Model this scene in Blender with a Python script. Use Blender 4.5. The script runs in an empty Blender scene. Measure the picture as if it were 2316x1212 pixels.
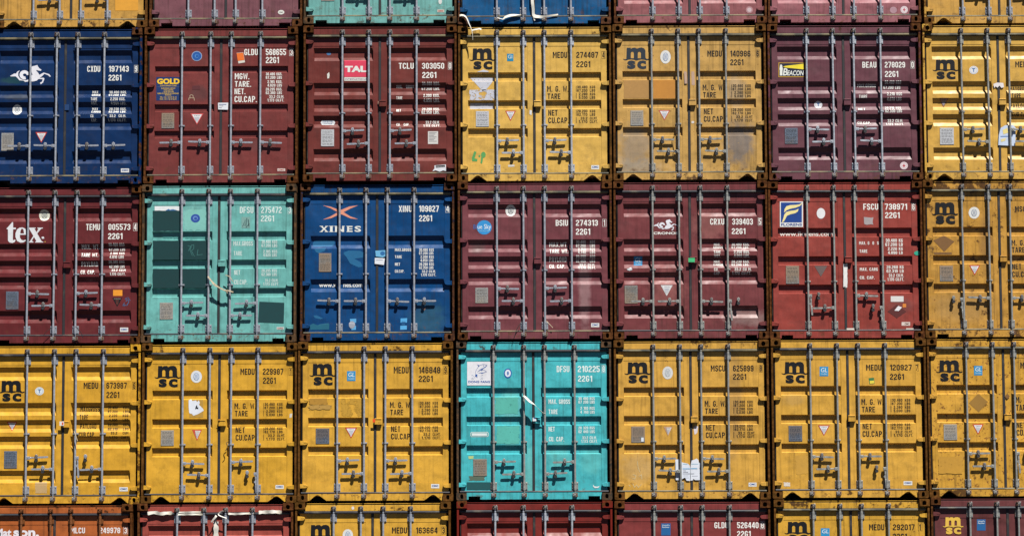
import bpy, bmesh, math, random
from mathutils import Vector, Matrix
from mathutils.geometry import tessellate_polygon

S = bpy.context.scene
COL = S.collection
R = math.radians
random.seed(7)

# ------------------------------------------------------------------ camera
G = 6.23                                  # height of the reference level over the ground
FPX = 4800.0                              # focal length in pixels of a 2316 px wide picture
CAM = Vector((0.0, -33.1376, -4.8933 + G))
YAW, PITCH, ROLL, SH = 3.3879e-4, 7.7333e-2, 3.6878e-3, 330.86
M3 = Matrix.Rotation(YAW, 3, 'Z') @ Matrix.Rotation(PITCH, 3, 'X') @ Matrix.Rotation(ROLL, 3, 'Y')
cr, cf, cu = M3.col[0].copy(), M3.col[1].copy(), M3.col[2].copy()
cam_d = bpy.data.cameras.new('camera'); cam = bpy.data.objects.new('camera', cam_d); COL.objects.link(cam)
mw = Matrix((cr, cu, -cf)).transposed().to_4x4(); mw.translation = CAM
cam.matrix_world = mw
cam_d.sensor_width = 36.0; cam_d.lens = FPX / 2316 * 36
cam_d.shift_y = SH / 2316
cam_d.clip_end = 600
S.camera = cam
# ------------------------------------------------------------------ sky and sun
TS = Vector((0.60, -1.0, 2.05)).normalized()          # towards the sun
W = bpy.data.worlds.new('World'); S.world = W; W.use_nodes = True
wn = W.node_tree; wn.nodes.clear()
sky = wn.nodes.new('ShaderNodeTexSky'); sky.sky_type = 'NISHITA'; sky.sun_disc = False
sky.sun_elevation = math.asin(TS.z); sky.sun_rotation = math.atan2(TS.x, TS.y)
sky.air_density = 0.20; sky.dust_density = 0.05; sky.altitude = 2500
bg = wn.nodes.new('ShaderNodeBackground'); bg.inputs['Strength'].default_value = 0.05
wo = wn.nodes.new('ShaderNodeOutputWorld')
wn.links.new(sky.outputs[0], bg.inputs[0]); wn.links.new(bg.outputs[0], wo.inputs[0])
sd = bpy.data.lights.new('sun', 'SUN'); sd.energy = 5.0; sd.angle = R(0.5); sd.color = (1.0, 0.965, 0.91)
so = bpy.data.objects.new('sun', sd); COL.objects.link(so)
so.rotation_euler = (-TS).to_track_quat('-Z', 'Y').to_euler(); so.location = TS * 60
S.view_settings.view_transform = 'Standard'; S.view_settings.look = 'None'
S.view_settings.exposure = 1.35; S.view_settings.gamma = 1.0
S.render.engine = 'CYCLES'
S.cycles.max_bounces = 5; S.cycles.diffuse_bounces = 1; S.cycles.glossy_bounces = 2
S.cycles.transparent_max_bounces = 6; S.cycles.use_denoising = False
try: S.cycles.use_denoising = True
except Exception: pass

# ------------------------------------------------------------------ helpers
def px3(x, y, yw):
    """the point of the plane Y = yw that the picture shows at pixel x, y (2316 px wide)"""
    d = cr * ((x - 1158) / FPX) + cf + cu * (-(y - 606 - SH) / FPX)
    t = (yw - CAM.y) / d.y
    return CAM + d * t

AL = .60          # overall scale of the base colours against the exposure
def al(c): return tuple(v * AL for v in c[:3]) + (1,)
def lin(h, k=1.0):
    h = h.lstrip('#'); c = [int(h[i:i + 2], 16) / 255 for i in (0, 2, 4)]
    return tuple((((v + .055) / 1.055) ** 2.4 if v > .04045 else v / 12.92) * k for v in c) + (1.0,)

class MB:
    def __init__(s): s.v = []; s.f = []
    def add(s, v, f):
        n = len(s.v); s.v += [tuple(p) for p in v]; s.f += [tuple(i + n for i in q) for q in f]; return s
    def box(s, x0, x1, y0, y1, z0, z1):
        v = [(x, y, z) for x in (x0, x1) for y in (y0, y1) for z in (z0, z1)]
        return s.add(v, [(0, 1, 3, 2), (4, 6, 7, 5), (0, 4, 5, 1), (2, 3, 7, 6), (0, 2, 6, 4), (1, 5, 7, 3)])
    def bbox(s, x0, x1, y0, y1, z0, z1, b):
        """box with its front (-y) edges chamfered by b"""
        a = [(x0, z0), (x1, z0), (x1, z1), (x0, z1)]; i = [(x0 + b, z0 + b), (x1 - b, z0 + b), (x1 - b, z1 - b), (x0 + b, z1 - b)]
        v = [(x, y1, z) for x, z in a] + [(x, y0 + b, z) for x, z in a] + [(x, y0, z) for x, z in i]
        f = [(0, 1, 2, 3), (8, 9, 10, 11)]
        for k in range(4):
            j = (k + 1) % 4; f += [(k, j, 4 + j, 4 + k), (4 + k, 4 + j, 8 + j, 8 + k)]
        return s.add(v, f)
    def prism(s, pts, y0, y1, b=0.0, bs=1.0):
        """outline in x,z pushed from y0 (front) to y1; bs shrinks the very front loop"""
        n = len(pts); cx = sum(p[0] for p in pts) / n; cz = sum(p[1] for p in pts) / n
        fr = [(cx + (x - cx) * bs, y0, cz + (z - cz) * bs) for x, z in pts]
        md = [(x, y0 + b, z) for x, z in pts]; bk = [(x, y1, z) for x, z in pts]
        f = []
        for k in range(n):
            j = (k + 1) % n; f += [(k, j, n + j, n + k), (n + k, n + j, 2 * n + j, 2 * n + k)]
        tri = tessellate_polygon([[Vector((x, z, 0)) for x, z in pts]])
        f += [tuple(t) for t in tri] + [tuple(2 * n + i for i in t) for t in tri]
        return s.add(fr + md + bk, f)
    def cyl(s, x, y, z0, z1, r, n=12, r1=None, axis='z'):
        r1 = r if r1 is None else r1; v = []
        for z, q in ((z0, r), (z1, r1)):
            for k in range(n):
                a = 2 * math.pi * k / n; c, d = math.cos(a) * q, math.sin(a) * q
                v.append({'z': (x + c, y + d, z), 'x': (z, x + c, y + d), 'y': (x + c, z, y + d)}[axis])
        f = [tuple(range(n)), tuple(range(n, 2 * n))]
        f += [(k, (k + 1) % n, n + (k + 1) % n, n + k) for k in range(n)]
        return s.add(v, f)
    def mesh(s, name, smooth=False):
        bm = bmesh.new(); vs = [bm.verts.new(p) for p in s.v]
        for q in s.f:
            if len(set(q)) < 3: continue
            try: bm.faces.new([vs[i] for i in q])
            except ValueError: pass
        bmesh.ops.recalc_face_normals(bm, faces=bm.faces)
        me = bpy.data.meshes.new(name); bm.to_mesh(me); bm.free()
        if smooth:
            me.shade_smooth() if hasattr(me, 'shade_smooth') else None
            try: me.set_sharp_from_angle(angle=R(40))
            except Exception: pass
        me.materials.append(None)
        return me

def place(name, me, mat, parent, loc=(0, 0, 0), rot=(0, 0, 0), scl=(1, 1, 1), label=None):
    o = bpy.data.objects.new(name, me); COL.objects.link(o); o.parent = parent
    o.location = loc; o.rotation_euler = rot; o.scale = scl
    o.material_slots[0].link = 'OBJECT'; o.material_slots[0].material = mat
    if label: o['label'] = label
    return o

# ------------------------------------------------------------------ materials
class NT:
    def __init__(s, name):
        s.m = bpy.data.materials.new(name); s.m.use_nodes = True; s.t = s.m.node_tree; s.t.nodes.clear()
        s.o = s.n('ShaderNodeOutputMaterial'); s.b = s.n('ShaderNodeBsdfPrincipled')
        s.l(s.b.outputs[0], s.o.inputs[0])
        s.tc = s.n('ShaderNodeTexCoord').outputs['Object']
    def n(s, t): return s.t.nodes.new(t)
    def l(s, a, b): s.t.links.new(a, b)
    def put(s, sock, v):
        if hasattr(v, 'links'): s.l(v, sock)
        else: sock.default_value = v
    def map(s, sc, off=(0, 0, 0)):
        m = s.n('ShaderNodeMapping'); s.l(s.tc, m.inputs[0]); m.inputs['Scale'].default_value = sc
        m.inputs['Location'].default_value = off; return m.outputs[0]
    def noise(s, sc=(1, 1, 1), off=(0, 0, 0), scale=1.0, det=3.0, rough=.55, dist=0.0):
        q = s.n('ShaderNodeTexNoise'); s.l(s.map(sc, off), q.inputs['Vector'])
        q.inputs['Scale'].default_value = scale; q.inputs['Detail'].default_value = det
        q.inputs['Roughness'].default_value = rough; q.inputs['Distortion'].default_value = dist
        return q.outputs['Fac']
    def ramp(s, x, a, b, lo=0.0, hi=1.0):
        m = s.n('ShaderNodeMapRange'); s.put(m.inputs[0], x)
        for i, v in enumerate((a, b, lo, hi)): m.inputs[i + 1].default_value = v
        return m.outputs[0]
    def mth(s, op, a, b=0.0):
        m = s.n('ShaderNodeMath'); m.operation = op; s.put(m.inputs[0], a); s.put(m.inputs[1], b); return m.outputs[0]
    def mix(s, f, a, b, mode='MIX'):
        m = s.n('ShaderNodeMix'); m.data_type = 'RGBA'; m.blend_type = mode
        s.put(m.inputs[0], f); s.put(m.inputs[6], a); s.put(m.inputs[7], b); return m.outputs[2]
    def bump(s, h, dist, strength=1.0, prev=None):
        b = s.n('ShaderNodeBump'); s.l(h, b.inputs['Height']); b.inputs['Distance'].default_value = dist
        b.inputs['Strength'].default_value = strength
        if prev is not None: s.l(prev, b.inputs['Normal'])
        return b.outputs[0]

RUST = (.038, .015, .005, 1); RUSTL = (.105, .042, .012, 1); RUSTD = (.008, .004, .002, 1)

def paint(name, base, seed, rust=.12, dirt=.35, fade=.25, speck=0.0, stains=(), gloss=.37, streak=1.0):
    """weathered enamel on steel: fading, runs of dirt, rust spots, dents"""
    t = NT(name); o = (seed * 3.7, seed * 1.3, seed * 5.1)
    grain = t.noise(off=o, scale=170, det=2)
    big = t.noise(off=o, scale=1.1, det=4)
    mid = t.noise(off=o, scale=6.0, det=5, rough=.65)
    pale = tuple(min(1, c * 1.18 + .005) for c in base[:3]) + (1,)
    deep = tuple(c * .72 for c in base[:3]) + (1,)
    c = t.mix(t.ramp(big, .38, .66, 0, fade * 2), base, pale)
    c = t.mix(t.ramp(mid, .48, .68, 0, .8), c, deep)
    run = t.noise(sc=(26, 26, 1.1), off=o, scale=1, det=3, rough=.6)
    c = t.mix(t.mth('MULTIPLY', t.ramp(run, .50, .72, 0, min(.9, dirt * 1.7 * streak)), t.ramp(big, .3, .6, 1, .35)), c, tuple(v * .30 + k for v, k in zip(base[:3], (.010, .007, .004))) + (1,))
    run2 = t.noise(sc=(11, 11, .8), off=(o[1], o[2], o[0]), scale=1, det=2)
    c = t.mix(t.ramp(run2, .56, .70, 0, .16 * dirt / .35), c, pale)
    for (x, z, rx, rz, col, k) in stains:
        m = t.n('ShaderNodeSeparateXYZ'); t.l(t.tc, m.inputs[0])
        a = t.mth('POWER', t.mth('DIVIDE', t.mth('SUBTRACT', m.outputs[0], x), rx), 2)
        b = t.mth('POWER', t.mth('DIVIDE', t.mth('SUBTRACT', m.outputs[2], z), rz), 2)
        d = t.mth('ADD', t.mth('SQRT', t.mth('ADD', a, b)), t.ramp(mid, .3, .7, -.35, .35))
        c = t.mix(t.ramp(d, .55, 1.15, k, 0), c, col)
    sp = t.n('ShaderNodeSeparateXYZ'); t.l(t.tc, sp.inputs[0])
    foot = t.mth('MULTIPLY', t.ramp(sp.outputs[2], .16, .42, 1, 0), t.ramp(t.noise(sc=(1, 1, 1.6), off=(o[1], o[2], o[0]), scale=9, det=7, rough=.75), .56, .66, 0, 1))
    c = t.mix(t.mth('MULTIPLY', foot, min(1, .45 + rust * 2)), c, (.075, .032, .013, 1))
    spl = t.noise(sc=(34, 34, 2.2), off=(o[2], o[1], o[0]), scale=1, det=4, rough=.7)
    c = t.mix(t.mth('MULTIPLY', t.ramp(spl, .66, .72, 0, .5 * dirt / .35), t.ramp(mid, .45, .6)), c, tuple(v * .25 + k for v, k in zip(base[:3], (.016, .008, .004))) + (1,))
    sc2 = t.noise(sc=(9, 9, 2.2), off=(o[0], o[2], o[1]), scale=3.1, det=7, rough=.78, dist=.6)
    c = t.mix(t.ramp(sc2, .63, .67, 0, .5 * min(1.4, dirt / .35)), c, tuple(v * .35 + .004 for v in base[:3]) + (1,))
    # scuffs
    scf = t.noise(sc=(3, 3, 14), off=o, scale=1.6, det=6, rough=.7)
    c = t.mix(t.ramp(scf, .64, .70, 0, .45), c, pale)
    # rust
    rn = t.noise(off=(o[2], o[0], o[1]), scale=4.5, det=8, rough=.72)
    rm = t.ramp(rn, .725 - rust * .36, .775 - rust * .36, 0, .9)
    c = t.mix(rm, c, RUST)
    if speck:
        sn = t.noise(off=o, scale=26, det=3, rough=.6); sm = t.ramp(sn, .70 - speck * .1, .74 - speck * .1, 0, .85)
        c = t.mix(sm, c, (.10, .035, .012, 1))
    c = t.mix(t.ramp(grain, .3, .7, .0, .22), c, (0.0, 0.0, 0.0, 1))
    t.l(c, t.b.inputs['Base Color']); t.b.inputs['Specular IOR Level'].default_value = .20
    t.l(t.ramp(mid, .3, .7, gloss - .06, gloss + .12), t.b.inputs['Roughness'])
    dent = t.noise(off=o, scale=1.9, det=2); dn2 = t.noise(off=o, scale=7, det=1)
    b1 = t.bump(dent, .05, .8); b2 = t.bump(dn2, .006, .7, b1); b3 = t.bump(mid, .003, .5, b2)
    t.l(b3, t.b.inputs['Normal'])
    return t.m

def frame_mat(name, base, seed, rust):
    """container colour mostly eaten by rust, for posts, castings and rails"""
    t = NT(name); o = (seed * 2.1 + 9, seed * 4.3, seed * 1.7)
    n1 = t.noise(off=o, scale=7, det=7, rough=.7); n2 = t.noise(off=(o[1], o[0], 3), scale=22, det=4); gr = t.noise(off=o, scale=110, det=2)
    rc = t.mix(t.ramp(n2, .40, .68), RUST, RUSTL)
    rc = t.mix(t.ramp(n1, .35, .5, .75, 0), rc, RUSTD)
    c = t.mix(t.ramp(n1, .68 - rust * .5, .76 - rust * .5, 0, .95), base, rc)
    c = t.mix(t.ramp(gr, .35, .7, 0, .3), c, (.01, .008, .006, 1))
    t.l(c, t.b.inputs['Base Color']); t.b.inputs['Roughness'].default_value = .62; t.b.inputs['Specular IOR Level'].default_value = .0
    t.l(t.bump(n1, .006, .6), t.b.inputs['Normal'])
    return t.m

def plain(name, base, rough=.5, metal=0.0, var=.25, scale=30, dirt=None, dk=.0):
    base = al(base); t = NT(name); n1 = t.noise(scale=scale, det=4); n2 = t.noise(scale=4, det=5, off=(4, 4, 4))
    dk_ = tuple(c * (1 - var) for c in base[:3]) + (1,)
    c = t.mix(t.ramp(n1, .3, .7), dk_, base)
    if dirt: c = t.mix(t.ramp(n2, .5 - dk, .66 - dk, 0, .8), c, dirt)
    t.l(c, t.b.inputs['Base Color']); t.b.inputs['Roughness'].default_value = rough; t.b.inputs['Metallic'].default_value = metal; t.b.inputs['Specular IOR Level'].default_value = .25
    return t.m

_ink = {}
def ink(h, wear=0.0):
    """paint or print of one colour, worn away in patches"""
    key = (h, wear)
    if key in _ink: return _ink[key]
    t = NT('print_' + h.strip('#')); c0 = cc = lin(h, .62)
    n1 = t.noise(scale=24, det=5, rough=.7); n2 = t.noise(scale=5, det=5, off=(2, 5, 1))
    n3 = t.noise(scale=3.2, det=6, rough=.7, off=(7, 1, 3))
    c0 = t.mix(t.ramp(n3, .35, .68, 0, .5), c0, tuple(v * .70 + .004 for v in c0[:3]) + (1,)) if wear or True else c0
    c = t.mix(t.ramp(n1, .42, .68, 0, .28), c0, tuple(v * .62 + .004 for v in cc[:3]) + (1,))
    t.l(c, t.b.inputs['Base Color']); t.b.inputs['Roughness'].default_value = .55; t.b.inputs['Specular IOR Level'].default_value = .18
    if wear:
        tr = t.n('ShaderNodeBsdfTransparent'); mx = t.n('ShaderNodeMixShader')
        m = t.mth('MAXIMUM', t.ramp(n1, .80 - wear * .3, .84 - wear * .3), t.ramp(n2, .80 - wear * .25, .84 - wear * .25))
        t.l(m, mx.inputs[0]); t.l(t.b.outputs[0], mx.inputs[1]); t.l(tr.outputs[0], mx.inputs[2]); t.l(mx.outputs[0], t.o.inputs[0])
    _ink[key] = t.m; return t.m

def steel(name, base, rustk, seed):
    base = al(base); t = NT(name); o = (seed, seed * 2, 0)
    n1 = t.noise(off=o, scale=16, det=5, rough=.65); n2 = t.noise(sc=(1, 1, .35), off=o, scale=7, det=5, rough=.7)
    c = t.mix(t.ramp(n1, .3, .7), tuple(v * .68 for v in base[:3]) + (1,), base)
    c = t.mix(t.ramp(n2, .72 - rustk * .4, .80 - rustk * .4, 0, .85), c, RUSTL)
    t.l(c, t.b.inputs['Base Color']); t.l(t.ramp(n1, .3, .7, .28, .55), t.b.inputs['Roughness']); t.b.inputs['Metallic'].default_value = .45
    t.l(t.bump(n1, .002, .5), t.b.inputs['Normal'])
    return t.m

GALV = [steel('galvanised_steel', (.50, .53, .59, 1), .22, 1), steel('weathered_steel', (.45, .455, .42, 1), .40, 5), steel('pale_steel', (.60, .64, .70, 1), .14, 9)]
CAMM = steel('rusty_fitting', (.34, .32, .30, 1), .55, 3)
BLACKW = plain('dark_iron', (.030, .032, .036, 1), .55)
RUBBER = [plain('rubber_seal', (.028, .028, .036, 1), .5, dirt=(.07, .06, .045, 1), dk=-.04, scale=40),
          plain('sunlit_dusty_rubber', (.058, .055, .040, 1), .6, dirt=(.12, .10, .052, 1), dk=.06, scale=40)]  # dust plus the sunlit tan of the level seals, put into the colour
RUBV = plain('dark_rubber', (.026, .026, .030, 1), .6, dirt=(.06, .05, .035, 1), dk=-.05, scale=40)
PLATE = [plain('aluminium_plate', (.36, .36, .35, 1), .5, .1, .45, 60, (.22, .19, .15, 1), .02),
         plain('rusty_plate', (.26, .26, .25, 1), .6, .1, .5, 60, (.17, .12, .08, 1), .06),
         plain('blue_grey_plate', (.16, .20, .27, 1), .5, .2, .5, 60, (.10, .08, .07, 1), .0),
         plain('white_plate', (.55, .57, .60, 1), .5, .0, .35, 60, (.3, .3, .32, 1), .0)]

# ------------------------------------------------------------------ container geometry (metres, front lower left corner at 0,0,0)
CW, H = 2.438, 2.5076
VS, US = 142.0, 143.5                       # picture pixels per metre on the stack
def zv(v): return H - v / VS
PX = ((.158, 1.107), (1.328, 2.277))        # corrugated field of either leaf
PZ0, PZ1 = zv(313.5), zv(45)
GROOVE = {
    'A': ([(49, 79), (129, 157.5), (167, 195), (204, 231.5), (280, 308)], 8.6, .040),
    'B': ([(104.5, 125.5), (168.5, 189), (232.5, 253)], 2.4, .042),
    'C': ([(87, 103), (174, 191), (234.5, 251.5)], 2.2, .036),
    'D': ([(117, 146), (215, 244)], 8.6, .040),
}
DY = .016                                   # doors and bars stand this much further back
YD, YP = .060 + DY, .0635 + DY
def breaks(ty):
    g, s, d = GROOVE[ty]; out = [(PZ1, YP)]
    for a, b in g:
        out += [(zv(a), YP), (zv(a + s), YP + d), (zv(b - s), YP + d), (zv(b), YP)]
    out.append((PZ0, YP)); return out
def prof(ty, x, z):
    if z > H - .145: return .040
    if z < .124: return .028
    if 1.188 < x < 1.236: return .050 + DY
    for i, (a, b) in enumerate(PX):
        if a < x < b and PZ0 < z < PZ1:
            br = breaks(ty)
            for (z1, y1), (z0, y0) in zip(br, br[1:]):
                if z0 <= z <= z1:
                    return y1 + (y0 - y1) * ((z1 - z) / max(1e-6, z1 - z0))
    return YD

def door_mesh(ty, side):
    m = MB(); x0, x1 = ((.076, 1.190), (1.233, 2.364))[side]; a, b = PX[side]; zb, zt = .153, zv(25.5)
    def q(p): m.add(p, [(0, 1, 2, 3)])
    xs = [x0, a, b, x1]; zs = [zb, PZ0, PZ1, zt]
    for i in range(3):
        for j in range(3):
            if i == 1 and j == 1: continue
            q([(xs[i], YD, zs[j]), (xs[i + 1], YD, zs[j]), (xs[i + 1], YD, zs[j + 1]), (xs[i], YD, zs[j + 1])])
    # outer return edges
    q([(x0, YD, zb), (x0, YD, zt), (x0, .126, zt), (x0, .126, zb)]); q([(x1, YD, zb), (x1, YD, zt), (x1, .126, zt), (x1, .126, zb)])
    q([(x0, YD, zt), (x1, YD, zt), (x1, .126, zt), (x0, .126, zt)]); q([(x0, YD, zb), (x1, YD, zb), (x1, .126, zb), (x0, .126, zb)])
    # step between frame and panel
    q([(a, YD, PZ1), (b, YD, PZ1), (b, YP, PZ1), (a, YP, PZ1)]); q([(a, YD, PZ0), (b, YD, PZ0), (b, YP, PZ0), (a, YP, PZ0)])
    q([(a, YD, PZ0), (a, YD, PZ1), (a, YP, PZ1), (a, YP, PZ0)]); q([(b, YD, PZ0), (b, YD, PZ1), (b, YP, PZ1), (b, YP, PZ0)])
    e = .014 if ty in 'AD' else .008
    cols = [a, a + e, a + .25, (a + b) / 2, b - .25, b - e, b]
    for (z1, y1), (z0, y0) in zip(breaks(ty), breaks(ty)[1:]):
        for k in range(6):
            ya1, yb1 = (YP if k == 0 else y1), (YP if k == 5 else y1)
            ya0, yb0 = (YP if k == 0 else y0), (YP if k == 5 else y0)
            q([(cols[k], ya1, z1), (cols[k + 1], yb1, z1), (cols[k + 1], yb0, z0), (cols[k], ya0, z0)])
    # inner lining, so that the leaf has a thickness
    q([(x0, .128, zb), (x1, .128, zb), (x1, .128, zt), (x0, .128, zt)])
    bm = bmesh.new(); vs = [bm.verts.new(p) for p in m.v]
    for f in m.f: bm.faces.new([vs[i] for i in f])
    bmesh.ops.remove_doubles(bm, verts=bm.verts, dist=1e-5)
    bmesh.ops.recalc_face_normals(bm, faces=bm.faces)
    me = bpy.data.meshes.new('door'); bm.to_mesh(me); bm.free(); me.materials.append(None); return me
DOOR = {(t, s): door_mesh(t, s) for t in 'ABCD' for s in (0, 1)}

def casting_mesh(top):
    m = MB(); w, h = .162, .1135
    cx, cz = .085, (.050 if top else .062); hw, hh = (.0325, .0365) if top else (.0255, .0375)
    r = .022
    N = 40; inner = []; outer = []
    cs = [(0, 0), (w, 0), (w, h), (0, h)]
    ang = sorted(set([2 * math.pi * k / N for k in range(N)] + [math.atan2(z - cz, x - cx) % (2 * math.pi) for x, z in cs]))
    for a in ang:
        c, s = math.cos(a), math.sin(a)
        p = 2.6
        k = (abs(c / hw) ** p + abs(s / hh) ** p) ** (-1 / p); inner.append((cx + c * k, cz + s * k))
        tx = ((w - cx) / c if c > 1e-9 else (-cx / c if c < -1e-9 else 9)); tz = ((h - cz) / s if s > 1e-9 else (-cz / s if s < -1e-9 else 9))
        k = min(tx, tz); x, z = cx + c * k, cz + s * k
        zc = h if top else 0                                   # rounded outer corner
        if x < r and abs(z - zc) < r:
            qx, qz = r, (h - r if top else r); d = math.hypot(x - qx, z - qz)
            if d > r: x, z = qx + (x - qx) * r / d, qz + (z - qz) * r / d
        outer.append((x, z))
    n = len(ang); b = .004
    mid = [(cx + (x - cx) * .965, cz + (z - cz) * .955) for x, z in outer]
    loops = [[(x, .178, z) for x, z in outer], [(x, b, z) for x, z in outer], [(x, 0, z) for x, z in mid],
             [(x, 0, z) for x, z in inner], [(cx + (x - cx) * .9, .03, cz + (z - cz) * .9) for x, z in inner],
             [(cx + (x - cx) * 1.25, .032, cz + (z - cz) * 1.15) for x, z in inner], [(cx + (x - cx) * 1.25, .12, cz + (z - cz) * 1.15) for x, z in inner]]
    f = []
    for L in range(len(loops) - 1):
        for k in range(n):
            j = (k + 1) % n; f.append((L * n + k, L * n + j, (L + 1) * n + j, (L + 1) * n + k))
    f.append(tuple(range(n))); f.append(tuple(range((len(loops) - 1) * n, len(loops) * n)))
    m.add([p for L in loops for p in L], f)
    return m.mesh('corner_casting')
CAST = {t: casting_mesh(t) for t in (0, 1)}

def post_mesh():
    m = MB(); z0, z1 = .1135, H - .1135
    m.bbox(.005, .037, .012, .10, z0, z1, .003)          # outer flange
    m.box(.005, .012, .10, .18, z0, z1)
    m.box(.037, .115, .130, .18, z0, z1)                 # back of the channel
    for z in (.62, 1.28, 1.9): m.bbox(.003, .039, .010, .02, z, z + .006, .001)
    return m.mesh('corner_post')
POST = post_mesh()

def header_mesh():
    m = MB(); m.bbox(.162, CW - .162, .040, .13, H - .142, H - .048, .004)
    m.box(.162, CW - .162, .034, .13, H - .030, H - .021)
    m.box(.162, CW - .162, .10, .13, H - .048, H - .030)
    m.box(.037, CW - .037, .100, .128, zv(25.5) + .004, H - .1135)
    return m.mesh('header')
HEAD = header_mesh()
def sill_mesh(kind):
    m = MB(); zt, zb = .1235, .018
    a, c = .1625, CW - .1625
    if kind == 'tri':
        L = [(.19, zb), (.265, .083), (.292, .102), (.315, .106), (.338, .102), (.365, .083), (.455, zb)]
    else:
        L = [(.19, zb), (.19, .066), (.372, .066), (.372, zb)]
    Rr = [(CW - x, z) for x, z in reversed(L)]
    pts = [(a, zt), (a, zb)] + L + Rr + [(c, zb), (c, zt)]
    m.prism(pts, .028, .12, 0.0, 1.0)
    m.box(.10, CW - .10, .121, .17, .09, .122)
    return m.mesh('bottom_sill')
SILL = {k: sill_mesh(k) for k in ('tri', 'rect')}

def wall_mesh(side):
    m = MB(); y = .18; pts = []
    k = 0
    while y < 5.9:
        for dy, d in ((0, 0), (.07, 0), (.14, .036), (.21, .036)):
            pts.append((y + dy, d))
        y += .28
    pts = [p for p in pts if p[0] < 6.0] + [(6.02, 0)]
    X = (.012, CW - .012)[side]; sg = (1, -1)[side]; z0, z1 = .08, H - .06
    v = [(X + sg * d, yy, z) for yy, d in pts for z in (z0, z1)]
    f = [(2 * i, 2 * i + 1, 2 * i + 3, 2 * i + 2) for i in range(len(pts) - 1)]
    m.add(v, f)
    m.box(min(X, X + sg * .05), max(X, X + sg * .05), .18, 6.05, 0.01, .079); m.box(min(X, X + sg * .05), max(X, X + sg * .05), .18, 6.05, H - .059, H - .004)
    return m.mesh('side_wall')
WALL = [wall_mesh(0), wall_mesh(1)]
rm_ = MB(); rm_.box(.07, CW - .07, .14, 6.0, H - .05, H - .035); ROOF = rm_.mesh('roof')
rm_ = MB(); rm_.box(.06, CW - .06, 6.03, 6.055, .02, H - .02); rm_.box(.07, CW - .07, .15, 6.0, .10, .13); REAR = rm_.mesh('rear_wall')

def gasket_mesh(side, vert):
    m = MB(); x0, x1 = ((.056, 1.211), (1.212, 2.382))[side]
    def tube_x(z0, z1, yf, yb, xa, xb):
        pr = [(yb, z0), (yf + .008, z0), (yf, z0 + .007), (yf, z1 - .014), (yf + .010, z1 - .002), (yb, z1)]; k = len(pr)
        m.add([(xa, y, z) for y, z in pr] + [(xb, y, z) for y, z in pr], [(i, (i + 1) % k, k + (i + 1) % k, k + i) for i in range(k)] + [tuple(range(k)), tuple(range(k, 2 * k))])
    def tube_z(xa, xb, yf, yb, z0, z1):
        n = 6; pr = []
        for k in range(n + 1):
            a = math.pi * k / n; pr.append((xa + (xb - xa) * (1 - math.cos(a)) / 2, yb - (yb - yf) * math.sin(a)))
        m.add([(x, y, z0) for x, y in pr] + [(x, y, z1) for x, y in pr], [(k, k + 1, n + 2 + k, n + 1 + k) for k in range(n)] + [tuple(range(n + 1)), tuple(range(n + 1, 2 * n + 2))])
    if vert == 0: tube_x(zv(25.6), zv(20.2), .034, .116, x0, x1)
    if vert == 1: tube_x(.1240, .1540, .040, .116, x0, x1)
    if vert < 2: return m.mesh('gasket')
    if side == 0:
        tube_z(.049, .075, .078, .126, .156, zv(26))
    elif vert == 2: tube_z(2.365, 2.391, .078, .126, .156, zv(26))
    else: m.bbox(1.1915, 1.2320, .068, .116, .1535, zv(25.4), .005)
    return m.mesh('gasket')
GASK = [[gasket_mesh(k, v) for v in range(3 + k)] for k in (0, 1)]

hm = MB()
hm.prism([(0, -.028), (.018, -.034), (.080, -.034), (.108, -.026), (.120, -.010), (.120, .008), (.104, .022), (.060, .030), (0, .031)], .022, .062, .006, .9)
hm.cyl(.010, .024, -.034, .034, .013, 10)
hm.box(.062, .118, .019, .0215, -.004, .012)
HINGE = hm.mesh('hinge')
hm = MB()
hm.prism([(-x, z) for x, z in [(0, -.028), (.018, -.034), (.080, -.034), (.108, -.026), (.120, -.010), (.120, .008), (.104, .022), (.060, .030), (0, .031)]], .022, .062, .006, .9)
hm.cyl(-.010, .024, -.034, .034, .013, 10)
HINGE2 = hm.mesh('hinge')

bm_ = MB()
bm_.cyl(0, .020, .150, H - .185, .0172, 16); bm_.cyl(0, .020, .112, .150, .0125, 12); bm_.cyl(0, .020, H - .185, H - .115, .0125, 12)
bm_.cyl(0, .020, .138, .146, .0165, 12); bm_.cyl(0, .020, H - .172, H - .160, .0165, 12)
BAR = bm_.mesh('locking_bar', True)
km = MB()       # cam with its keeper, seen above the door on the header
km.bbox(-.034, -.012, .012, .041, -.032, .026, .004); km.bbox(.012, .034, .016, .041, -.026, .034, .004)
km.bbox(-.014, .022, .004, .020, -.014, .012, .003); km.cyl(0, .018, -.03, .030, .011, 10)
km.bbox(-.030, -.006, .000, .012, .012, .030, .003); km.bbox(.010, .036, .002, .013, .004, .018, .003)
km.box(-.042, .040, .036, .0405, -.036, .020)
CAMK = km.mesh('cam_keeper')
gm = MB()       # guide bracket with sleeve and bolts
gm.bbox(-.050, .050, .049, .0600, -.062, .062, .003)
gm.cyl(0, .022, -.060, .060, .0225, 16); gm.box(-.0235, .0235, .022, .052, -.058, .058)
for sx in (-1, 1):
    for sz in (-.040, .040):
        gm.cyl(sx * .038, sz, .041, .050, .0075, 8, axis='y')
gm.cyl(0, -.030, -.003, .003, .004, 6, axis='y'); gm.cyl(0, .030, -.003, .003, .004, 6, axis='y')
GUIDE = gm.mesh('guide_bracket', True)
gm = MB()
gm.bbox(-.046, .046, .050, .0600, -.014, .014, .002); gm.cyl(0, .020, -.012, .012, .0235, 16); gm.box(-.020, .020, .022, .052, -.012, .012)
gm.bbox(.020, .044, .030, .050, -.010, .010, .002)
MIDB = gm.mesh('bar_clip', True)

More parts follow.
